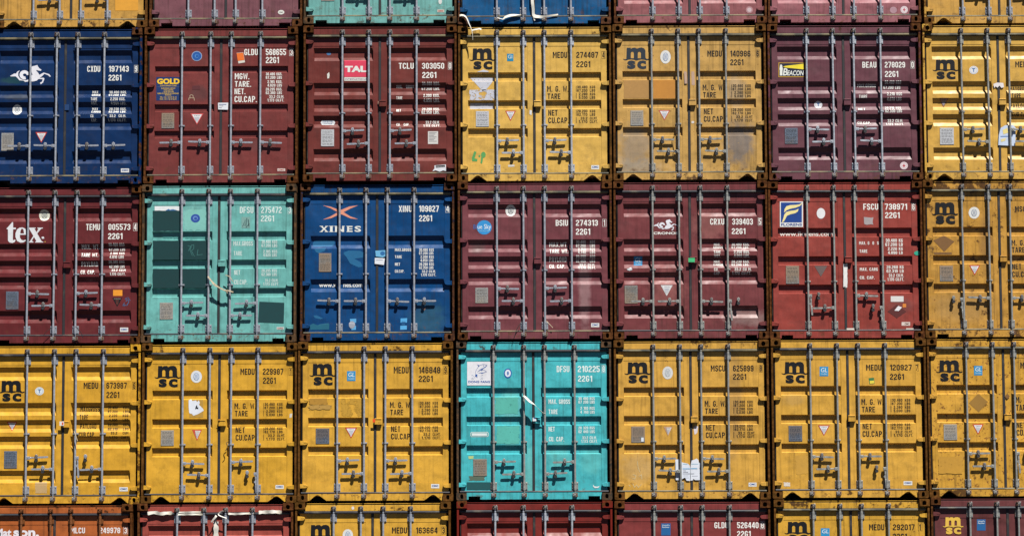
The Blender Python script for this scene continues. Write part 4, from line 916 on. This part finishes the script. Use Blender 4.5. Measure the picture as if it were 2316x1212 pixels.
# ---- row 3
m = container((3,0),'A','dda634','yellow shipping container with logo and number 673987 set lower than its neighbours',C1,[(0,'R',252),(1,'L',277),(3,'L',277),(2,'RD',252)],'tri',.07,.45,.2,bars=(92.5,154,203,264))
code(m,'MEDU',(588,691),'673987',(748,891),'6',(930,956),(325,368),(390,433),INK,.012,.05,sx=(748,839))
rows(m,[('MAXGROSS',562,697,493,528),('TARE',559,619,551,589),('PAYLOAD',560,674,612,649),('CUB.CAP.',555,669,672,709)],INK,.01)
for t,u,y in (('30.480','KGS',490),('67.200','LBS',518),('2.220','KGS',547),('4.890','LBS',578),('28.260','KGS',610),('62.310','LBS',640),('33.2','CUM',669),('1.170','CUFT',700)):
    m.text(t,824-11.5*len(t),824,y,y+19,INK,wt=.0); m.text(u,(862 if len(u)==3 else 848),902,y,y+19,INK,wt=.0)
msc(m,-12,311,172,459); disc(m,246,357,309,414,'d8e0e4','3a70a4'); tri(m,44,600,119,665); plate(m,28,806,120,928,2); cimc(m,839,1059,898,1088)
m.rect('tag','dcd4d2',424,600,456,630,lift=.052); m.rect('tag','d8501e',440,606,450,624,lift=.0535); m.torn('worn_patch','c0a070',248,1024,330,1102,5,j=.05,wear=.5); m.build()
m = container((3,1),'B','dfa936','yellow shipping container with a torn white notice on its left door, numbered 229987',C1,[(0,'R',267),(1,'L',294),(2,'R',265),(3,'LD',291)],'tri',.10,.85,.25,bars=(91.5,152.5,200.5,261))
code(m,'MEDU',(1690,1789),'229987',(1847,1991),'1',(2030,2056),(227,270),(290,333),INK,.012,.05,sx=(1848,1938)); mgw(m,1648,470)
msc(m,1087,207,1270,359); oval(m,1341,241,1419,327,'86a0c4','d8dce0'); m.rect('worn_patch','b89040',1330,445,1428,570,wear=.1)
m.poly('torn_notice','dfe4ee',[(1326,448),(1345,443),(1352,455),(1378,450),(1385,462),(1398,450),(1405,470),(1398,480),(1428,510),(1432,522),(1395,545),(1360,558),(1348,545),(1330,540),(1326,500)],lift=.003); m.poly('torn_notice','20242c',[(1380,485),(1386,485),(1386,500),(1394,498),(1393,512),(1380,508),(1376,515),(1372,505)],lift=.0045)
plate(m,1130,660,1222,769,0); tri(m,1350,656,1419,734,'c85038','e0d8cc',True); cimc(m,1936,1044,1994,1071); m.poly('paper_label','dadada',[(1612,472),(1630,472),(1630,506),(1612,506)],lift=.004); m.rect('tag','c88a30',1536,584,1552,592,lift=.052); m.poly('sticker','d8d4c8',[(2036,545),(2054,542),(2050,570),(2034,572)],lift=.002); m.build()
m = container((3,2),'B','e1ac3f','yellow shipping container with orange tag and scraped smudges below the logo, numbered 146848',C2,hs(265,293),'tri',.14,.9,.3,steelk=0)
code(m,'MEDU',(717,821),'146848',(893,1044),'9',(1067,1094),(215,260),(277,320),INK,.012,.05,sx=(892,991)); mgw(m,690,462)
msc(m,125,192,308,346); glst(m,388,245,448,314); tri(m,374,641,459,717,'c0392b'); plate(m,168,647,264,756,2); cimc(m,979,1037,1036,1067)
m.torn('worn_patch','b08434',126,430,250,480,8,j=.1,wear=.5); m.torn('worn_patch','b58f48',124,484,280,515,9,j=.2,wear=.6); m.torn('worn_patch','c09436',350,430,490,560,12,j=.12,wear=.8); m.rect('tag','e8501e',570,584,588,606,lift=.052); m.build()
m = container((3,3),'B','4bbcc4','bright turquoise shipping container with a white dolphin sign, numbered 210225',C2,[(0,'R',270),(1,'L',297),(3,'L',270),(2,'R',297)],'rect',.07,.9,.45,bars=(83.5,152,199,266),steelk=1,stains=((.85,1.5,.22,.3,(.17,.42,.36,1),.35),(.85,.95,.16,.12,(.10,.26,.23,1),.5),(1.6,.72,.22,.25,(.10,.30,.27,1),.4),(2.12,.62,.2,.25,(.10,.30,.26,1),.35),(1.15,.4,.1,.5,(.16,.36,.3,1),.35)))
code(m,'DFSU',(1862,1951),'210225',(2010,2164),'8',(2179,2204),(208,252),(277,319),'e2efec',.014,.08,sx=(2012,2111))
rows(m,[('MAX. GROSS',1805,1956,443,475),('TARE',1805,1868,514,546),('NET',1805,1848,635,668),('CU. CAP.',1807,1914,706,738)],'e2efec',.008)
rows(m,[('30 480 KGS',2015,2129,427,448),('67 200 LBS',2015,2129,452,473),('2 160 KGS',2029,2129,495,516),('4 760 LBS',2029,2129,522,543),('28 320 KGS',2015,2129,633,653),('62 440 LBS',2015,2129,659,680),('33.2 CU.M.',2042,2143,702,723),('1.173 CU.FT.',2035,2150,728,748)],'e2efec',.0,.2)
q=lambda p: [((x/12.12+1040-660)*3.108,(y/12.12+800-760)*3.108) for x,y in p]
m.poly('sign','e2e2e8',q([(200,215),(865,212),(870,862),(200,862)]),lift=.002); SB='2458a8'
m.poly('sign',SB,q([(472,505),(560,425),(650,380),(745,310),(748,325),(700,370),(640,405),(600,470),(580,440),(520,475)]),lift=.0035); m.line('sign',SB,q([(428,560),(435,480),(480,390),(550,312),(640,284),(748,308)]),2.0,lift=.0035)
m.poly('sign',SB,q([(475,293),(548,318),(515,348)]),lift=.0035); m.poly('sign',SB,q([(430,560),(480,560),(478,662),(440,605),(402,662)]),lift=.0035); m.poly('sign',SB,q([(490,530),(560,514),(640,510),(735,488),(735,495),(650,522),(600,542),(580,522)]),lift=.0035); m.line('sign',SB,q([(610,438),(665,442),(737,488)]),1.8,lift=.0035); a=q([(636,310),(662,335)]); m.ell('sign',SB,a[0][0],a[0][1],a[1][0],a[1][1],n=8,lift=.0035)
for pp in ([(320,600),(340,575),(375,600),(370,635)],[(318,680),(340,650),(390,685),(318,685)],[(635,590),(610,575),(580,605),(585,640)],[(640,660),(610,645),(565,685),(638,685)]): m.line('sign','9aaccc',q(pp),1.6,lift=.0035)
m.text('DONG FANG',1241,1394,312,328,SB,'sign',.025,.0035,0)
m.ell('round_sticker','2458a8',1491,226,1546,295,lift=.002); m.ell('round_sticker','dfe4ee',1498,234,1539,286,lift=.003); m.ell('round_sticker','5a80b8',1512,246,1526,274,lift=.004)
for pp in ([(1262,672),(1376,671),(1384,680),(1384,698),(1376,706),(1262,707),(1255,698),(1255,680)],): m.poly('sticker','cfdcdc',pp,lift=.002); m.poly('sticker','6fb0b0',[(1264,676),(1374,675),(1380,682),(1380,696),(1374,702),(1264,703),(1259,696),(1259,682)],lift=.003); m.rect('sticker','dfe8e8',1266,681,1372,698,lift=.004)
plate(m,1275,862,1371,981,1); m.rect('repaint_patch','1f5458',1229,1025,1402,1077,lift=.0036); m.torn('worn_patch','5a6a5a',1248,983,1356,1013,7,j=.12,lift=.0016,wear=.3); m.poly('sticker','bcd08a',[(1240,842),(1278,840),(1276,860),(1244,862)],wear=.4)
m.poly('torn_sticker','e6ecec',[(2118,1040),(2125,1052),(2145,1056),(2165,1050),(2155,1064),(2130,1066),(2118,1056)],lift=.003); m.rect('tag','e4eaee',1693,572,1718,598,lift=.052); m.rect('tag','3a8ac0',1698,576,1712,582,lift=.0535)
m.torn('worn_patch','58b4a6',1430,430,1590,545,31,j=.06,wear=.5); m.torn('worn_patch','58b6aa',1440,630,1600,755,33,j=.06,wear=.6); m.build()
m = container((3,4),'B','daa748','yellow shipping container with a ripped white poster across both doors, numbered 625899',C3,hs(264,292),'tri',.22,.88,.75,rubk=1,steelk=1,stains=((1.9,1.5,.12,.9,(.16,.10,.05,1),.45),(.4,.5,.3,.25,(.30,.22,.12,1),.4)))
code(m,'MSCU',(582,661),'625899',(705,818),'8',(850,868),(161,194),(208,240),INK,.012,.05,sx=(705,778)); mgw(m,548,357,.787)
msc(m,104,143,250,261); oval(m,314,167,372,238,'a4aeb8','d2d2d0'); plate(m,142,499,216,588,1); tri(m,320,500,370,553,'b89070','d8d0c8',True); cimc(m,791,809,835,831)
m.rect('sticker','d8e0ea',196,560,210,583,lift=.010)
q=lambda p: [((x/15.15+1500-1370)*2.448,(y/15.15+1020-760)*2.448) for x,y in p]
m.poly('ripped_poster','dbe2ee',q([(415,280),(530,275),(600,330),(645,380),(740,400),(835,420),(905,480),(925,560),(930,700),(915,880),(925,1010),(800,1005),(745,900),(650,945),(560,990),(430,985),(420,700)]),lift=.003)
m.poly('ripped_poster','dde2ec',q([(945,440),(975,310),(1050,290),(1140,245),(1200,290),(1225,400),(1300,380),(1310,500),(1225,600),(1330,640),(1300,700),(1240,760),(1290,830),(1285,985),(1100,985),(1010,930),(1030,985),(935,1005),(940,700),(935,560)]),lift=.003)
for a,b,y,c,h in ((670,830,430,'8ac4e0',16),(960,1200,425,'8ac4e0',16),(665,915,585,'3a9ccc',26),(945,1165,578,'3a9ccc',26),(680,780,655,'6a6c78',16),(680,850,705,'6a6c78',16),(670,915,760,'6a6c78',16),(945,1060,760,'6a6c78',16),(690,860,830,'a4aaba',10),(980,1180,840,'a4aaba',10),(700,880,900,'a4aaba',10)):
    (x0,y0),(x1,y1)=q([(a,y),(b,y+h)]); m.rect('ripped_poster',c,x0,y0,x1,y1,lift=.0045,wear=.35)
for p in ([(175,690),(180,730),(190,752)],[(150,765),(168,770),(160,790),(148,785)],[(185,775),(198,765),(200,790)],[(128,822),(136,830)],[(150,815),(158,835),(172,822),(180,836),(198,818)]): m.line('graffiti','d2bd90',p,3,wear=.2)
m.poly('torn_sticker','d8cfd4',[(486,505),(500,494),(512,500),(506,535),(492,545)],lift=.002,wear=.2); m.build()
m = container((3,5),'B','dda944','yellow shipping container with a small green and yellow sticker on right door, numbered 120927',C3,[(0,'R',262),(1,'L',289),(2,'R',262),(3,'LD',289)],'tri',.14,.85,.4,steelk=1,stains=((.82,.55,.14,.22,(.22,.13,.04,1),.45),(.35,1.55,.2,.1,(.25,.17,.07,1),.4)))
code(m,'MEDU',(1442,1526),'120927',(1574,1694),'7',(1713,1732),(157,189),(208,240),INK,.012,.05,sx=(1574,1651)); mgw(m,1416,347,.80)
msc(m,974,141,1118,261); glst(m,1184,168,1232,221); m.poly('sticker','3a7a4a',[(1455,232),(1484,229),(1489,262),(1460,265)],lift=.002); m.poly('sticker','e8d64a',[(1461,247),(1485,245),(1487,260),(1463,263)],lift=.0035); 
plate(m,1013,495,1087,581,2); tri(m,1175,492,1241,551,'b84a48'); cimc(m,1649,801,1697,823); m.torn('worn_patch','c99a40',1052,660,1120,762,3,j=.08,wear=.45); m.torn('scratch_mark','d8cfc4',986,808,1020,830,4,wear=.6); m.build()
m = container((3,6),'B','d8a33d','rust-speckled yellow shipping container with pale diamond mark, right end of the fourth row',C3,[(0,'R',258),(1,'L',286),(2,'RD',258)],'tri',.30,.75,.6,speck=1.0,steelk=1,rubk=1)
msc(m,1830,132,1975,251); glst(m,2039,164,2085,216); m.poly('scuffed_patch','9a7434',[(2062,317),(2115,362),(2065,420),(2010,370)],wear=.2); m.poly('scuffed_patch','7d5a34',[(2222,318),(2237,332),(2222,348),(2208,332)],wear=.3); plate(m,1872,487,1944,574,0); tri(m,2030,486,2092,544)
m.text('MEDU',2296,2375,145,178,INK); rows(m,[('M. G. W.',2270,2388,335,367),('TARE',2272,2342,378,410),('NET',2275,2326,475,507),('CU.CAP.',2275,2388,517,549)],INK,.012); m.torn('worn_patch','c59438',1842,665,1975,760,6,j=.06,wear=.5); m.build()

# ---- row 4 (only the heads of the doors show)
ORB = plain('orange_painted_steel', lin('a8632c', K), .5, 0, .5, 18, (.12, .05, .02, 1), .05)
m = container((4,0),'B','b5622f','burnt orange shipping container with orange painted locking bars and a big white name',D1,[],'rect',.16,.8,.4,barmat=ORB,bars=(100,165.5,211,276),lock=True,stains=((1.75,2.42,.06,.06,(.25,.06,.06,1),.6),(2.05,2.42,.05,.05,(.25,.06,.06,1),.6)))
code(m,'MLCU',(320,384),'249978',(450,543),'3',(557,577),(164,190),(208,234),'ebe6e6',.02,.2,sx=(450,510))
m.text('Mat',-22,52,169,206,'e8e4ea','logo',.04); m.text('son.',60,176,176,206,'e8e4ea','logo',.04); m.build()
m = container((4,1),'A','a84f44','red shipping container with torn white tape along the top of its doors',D1,[],'rect',.05,.85,.25,stains=()); m.build(); REDC = m
m = container((4,2),'B','e0ab3e','yellow shipping container cut off by the bottom edge, numbered 163664',D1,[],'tri',.10,.85,.25,bars=(86,147,197,259))
code(m,'MEDU',(1770,1838),'163664',(1879,1976),'3',(1994,2012),(163,190),(204,230),INK,.012,.05,sx=(1879,1942)); msc(m,1389,151,1506,249); oval(m,1547,171,1594,226,'86a0c4'); m.ell('sticker','e8e0dc',1587,68,1600,84,n=8,lift=.003); m.build()
m = container((4,3),'A','7c2a23','deep red shipping container without any sticker, cut off by the bottom edge',D2,[],'rect',.03,.15,.15,steelk=2,bars=(86,149,198,258))
m.rect('sign','cfd4da',-165,201,-75,240,lift=.003); m.build()
m = container((4,4),'C','853a38','wine red shipping container with a tall blue sticker, numbered 526440',D2,[],'rect',.06,.85,.25,steelk=1,lock=True)
code(m,'GLDU',(925,987),'526440',(1027,1123),'8',(1130,1151),(139,166),(178,205),WH,.018,.1,sx=(1027,1088))
m.rect('approval_sticker','20609a',686,144,728,198,lift=.002); m.text("Lloyd's",691,723,149,157,'d8e4ee','approval_sticker',.02,.0035,0); m.text('Register',691,723,158,166,'d8e4ee','approval_sticker',.02,.0035,0); m.build()
m = container((4,5),'B','d9a63a','yellow shipping container with black grime on its header, numbered 292017',D2,[],'tri',.25,.8,.8,speck=.3,rubk=1,steelk=1)
code(m,'MEDU',(1620,1688),'292017',(1727,1824),'1',(1840,1858),(148,175),(190,216),INK,.012,.05,sx=(1727,1790)); msc(m,1240,136,1357,232); glst(m,1403,166,1442,205,False); m.build()
m = container((4,6),'C','6d3a3a','brown-maroon shipping container with a yellow logo, at the lower right corner',D2,[],'rect',.10,.8,.4,steelk=1)
msc(m,1951,116,2043,193,'e2b84c'); m.rect('approval_sticker','20609a',2104,126,2143,176,lift=.002); m.text("Lloyd's",2109,2139,131,139,'d8e4ee','approval_sticker',.02,.0035,0); m.text('Register',2109,2139,140,148,'d8e4ee','approval_sticker',.02,.0035,0); m.build()

# ------------------------------------------------------------------ loose straps, ropes and tape
WHITE = plain('white_strapping', (.80, .78, .70, 1), .55, 0, .3, 14, (.42, .38, .30, 1), .02)
ROPE = plain('frayed_rope', (.75, .62, .42, 1), .8, 0, .5, 40)
WIRE = plain('dark_wire', (.03, .028, .028, 1), .6)
def tagthing(o, label, cat, group=None):
    o['label'] = label; o['category'] = cat
    if group: o['group'] = group
def ribbon(name, pts, w, mat, th=.0015, twist=None, wide=None, label='', cat='strap', group=None):
    """thin band through pts (x, y, z in metres); width in the picture plane, tipped by twist"""
    P = [Vector(p) for p in pts]; n = len(P); v = []; mb = MB()
    Q = []                                     # smooth the path
    for i in range(n - 1):
        p0, p1, p2, p3 = P[max(i - 1, 0)], P[i], P[i + 1], P[min(i + 2, n - 1)]
        for k in range(5):
            t = k / 5; Q.append(.5 * ((2 * p1) + (-p0 + p2) * t + (2 * p0 - 5 * p1 + 4 * p2 - p3) * t * t + (-p0 + 3 * p1 - 3 * p2 + p3) * t ** 3))
    Q.append(P[-1]); L = len(Q)
    for i, p in enumerate(Q):
        d = (Q[min(i + 1, L - 1)] - Q[max(i - 1, 0)]).normalized(); s = d.cross(Vector((0, 1, 0))).normalized(); nn = s.cross(d).normalized()
        f = i / (L - 1); a = (twist or (lambda f: 0))(f); ww = w * ((wide or (lambda f: 1))(f)) / 2
        s2 = s * math.cos(a) + nn * math.sin(a); n2 = nn * math.cos(a) - s * math.sin(a)
        v += [p + s2 * ww + n2 * th, p - s2 * ww + n2 * th, p - s2 * ww - n2 * th, p + s2 * ww - n2 * th]
    fc = [(0, 1, 2, 3), (4 * L - 4, 4 * L - 3, 4 * L - 2, 4 * L - 1)]
    for i in range(L - 1):
        for k in range(4):
            j = (k + 1) % 4; fc.append((4 * i + k, 4 * i + j, 4 * i + 4 + j, 4 * i + 4 + k))
    mb.add(v, fc); me = mb.mesh(name, True); o = bpy.data.objects.new(name, me); COL.objects.link(o)
    me.materials.clear(); me.materials.append(mat)
    c = sum(Q, Vector()) / L; me.transform(Matrix.Translation(-c)); o.location = c
    tagthing(o, label, cat, group); return o
def W3(x, y, yw):
    p = px3(x, y, yw); return (p.x, p.y, p.z)
def zz(x0, y0, k): return lambda a, b, d: W3(a / k + x0, b / k + y0, d)
z = zz(1030, 0, 11.02)       # white bands on the blue container of the top row
ribbon('plastic_strap', [z(1915,-250,.040),z(1915,-80,.036),z(1920,60,.030),z(1940,240,.026),z(1945,370,.020),z(1965,430,.016),z(1975,520,.010)], .042, WHITE, twist=lambda f: .4*math.sin(9*f), wide=lambda f: 1.1-.7*f**5, label='white strap hanging down between the doors of the blue container', cat='strap', group='white strapping')
ribbon('plastic_strap', [z(1950,400,.012),z(2010,420,.006),z(2080,425,.004),z(2150,430,.004),z(2230,420,.006),z(2400,395,.010),z(2560,370,.012)], .062, WHITE, twist=lambda f: .3*math.sin(7*f), wide=lambda f: 1-.65*f, label='broad white band lying right of the hanging strap on the blue container', cat='strap', group='white strapping')
ribbon('plastic_strap', [z(1050,450,.0),z(1110,470,-.006),z(1190,485,-.01),z(1240,440,-.01),z(1340,400,-.006),z(1450,385,.0),z(1560,380,.004),z(1640,380,.008)], .036, WHITE, twist=lambda f: .7+.4*math.sin(8*f), wide=lambda f: .7+.5*math.sin(3.1*f), label='crumpled white band between the two left locking bars of the blue container', cat='strap', group='white strapping')
ribbon('plastic_strap', [z(105,400,-.02),z(150,385,-.03),z(220,400,-.036),z(280,460,-.04),z(330,580,-.042),z(380,690,-.044),z(415,800,-.04),z(430,900,-.036),z(435,1010,-.034)], .040, WHITE, twist=lambda f: .5+1.0*f, wide=lambda f: 1.0-.55*f, label='twisted white strap end dangling from the lower left corner of the blue container', cat='strap', group='white strapping')
ribbon('plastic_strap', [z(415,765,.020),z(480,745,.016),z(550,735,.014),z(600,725,.012),z(645,745,.012)], .026, WHITE, twist=lambda f: .3, label='short white scrap on the header of the yellow container with foil', cat='strap', group='white strapping')
z = zz(320, 1140, 6.617)     # tape over the top seal of the red container in the lowest row
TP = 'white tape over the seals of the red container'
for pts, w, lab in (([z(92,135,.034),z(200,120,.028),z(280,138,.030),z(380,128,.030),z(462,130,.032)], .050, 'wrinkled white tape at the left end of the red container top seal'),
    ([z(528,118,.032),z(640,115,.028),z(780,112,.028),z(915,112,.032)], .020, 'narrow white tape above another strip between the two left bars of the red container'),
    ([z(528,150,.032),z(640,148,.028),z(780,146,.028),z(915,148,.032)], .028, 'white tape strip under the narrow one between the two left bars of the red container'),
    ([z(1300,138,.034),z(1400,142,.030),z(1520,136,.030),z(1680,130,.032)], .030, 'streaked white tape between the two right bars of the red container'),
    ([z(1755,118,.032),z(1860,112,.028),z(1980,108,.028),z(2098,116,.032)], .052, 'wide white tape at the right end of the red container top seal'),
    ([z(1110,255,.036),z(1116,330,.034),z(1116,430,.034),z(1116,560,.034),z(1116,900,.036)], .076, 'white tape running down over the centre seal of the red container')):
    ribbon('tape_strip', pts, w, WHITE, twist=lambda f: .28*math.sin(11*f), wide=lambda f: 1+.12*math.sin(23*f), label=lab, cat='tape', group=TP)
ribbon('tape_strip', [z(1230,100,.0),z(1180,115,-.01),z(1150,150,-.02),z(1200,180,-.03),z(1275,205,-.03)], .024, WHITE, twist=lambda f: .6, wide=lambda f: 1-.5*f, label='curled white tape end beside the third locking bar of the red container', cat='tape', group=TP)
ribbon('tape_strip', [z(1120,165,.0),z(1105,190,-.02),z(1075,225,-.03),z(1045,265,-.03)], .036, WHITE, twist=lambda f: .5, wide=lambda f: 1-.4*f, label='stiff white tape flap above the centre seal of the red container', cat='tape', group=TP)
z = zz(1170, 880, 15.15)
ribbon('cloth_strip', [z(215,215,-.002),z(300,290,-.02),z(420,410,-.035),z(520,480,-.04),z(600,535,-.042),z(700,640,-.036),z(800,740,-.03),z(880,810,-.018),z(965,860,-.002)], .042, WHITE, twist=lambda f: .35+2.0*f, wide=lambda f: .45+.8*math.sin(3.14*min(1,f*1.6)) if f<.6 else .6, label='white cloth strip tied across the centre of the turquoise container', cat='cloth strip')
def tube(name, pts, r, mat, label, cat, group=None):
    return ribbon(name, pts, r * 2, mat, th=r, label=label, cat=cat, group=group)
z = zz(0, 400, 3.107)
RG='rope and wire ends tied to locking bars'
tube('rope', [z(1462,700,-.002),z(1490,735,-.02),z(1530,770,-.03),z(1575,795,-.03),z(1608,800,-.02),z(1640,810,-.02)], .010, ROPE, 'frayed rope slung between the inner bars of the teal container', 'rope', RG)
tube('rope', [z(1462,704,-.004),z(1480,725,-.02),z(1510,765,-.034),z(1560,785,-.03),z(1600,815,-.02)], .006, ROPE, 'thin second rope strand just under the frayed rope on the teal container', 'rope', RG)
tube('rope', [z(1585,690,-.004),z(1612,700,-.01),z(1630,722,-.01),z(1640,740,.0)], .005, ROPE, 'rope end knotted at the third bar clip of the teal container', 'rope', RG)
z = zz(0, 760, 3.107)
tube('wire', [z(520,665,-.002),z(530,690,-.014),z(545,735,-.016)], .004, ROPE, 'wire end curling below the third bar clip of the yellow container with the low logo', 'wire', RG)
tube('wire', [z(1605,742,-.002),z(1590,750,-.012),z(1598,780,-.012),z(1582,805,-.01)], .004, WIRE, 'dark wire end at the third bar clip of the yellow container with the torn notice', 'wire', RG)
z = zz(1370, 40, 2.448)
tube('wire', [z(400,590,-.002),z(388,615,-.014),z(398,660,-.016),z(390,700,-.014),z(408,735,-.004)], .004, WIRE, 'dark wire looped down the second bar of the faded sooty container', 'wire', RG)
z = zz(660, 400, 3.108)
tube('wire', [z(1618,1012,-.002),z(1600,1040,-.014),z(1580,1075,-.012),z(1562,1130,-.004)], .004, WIRE, 'dark wire trailing from the second bar foot of the container with the blue disc', 'wire', RG)
tube('wire', [z(1790,1010,-.002),z(1812,1035,-.014),z(1836,1060,-.012)], .004, ROPE, 'pale wire end at the third bar foot of the container with the blue disc', 'wire', RG)
tube('wire', [z(680,1010,-.002),z(700,1040,-.014),z(715,1080,-.012)], .004, WIRE, 'dark wire at the third bar foot of the bright blue container', 'wire', RG)
z = zz(0, 400, 3.107)
tube('wire', [z(530,1050,-.004),z(552,1075,-.018),z(572,1100,-.014),z(582,1130,-.004)], .005, WIRE, 'stiff dark wire at the third bar foot of the dark red container', 'wire', RG)
tube('wire', [z(365,1055,-.004),z(340,1075,-.012),z(318,1095,-.012),z(305,1118,-.004)], .003, WIRE, 'thin dark wire at the second bar foot of the dark red container', 'wire', RG)

# ------------------------------------------------------------------ yard ground
gp = bpy.data.meshes.new('ground'); gp.from_pydata([(-400, -300, 0), (400, -300, 0), (400, 500, 0), (-400, 500, 0)], [], [(0, 1, 2, 3)])
go = bpy.data.objects.new('ground', gp); COL.objects.link(go); go['kind'] = 'structure'
gp.materials.append(plain('asphalt', (.055, .053, .050, 1), .85, 0, .4, 8, (.10, .09, .08, 1), 0))
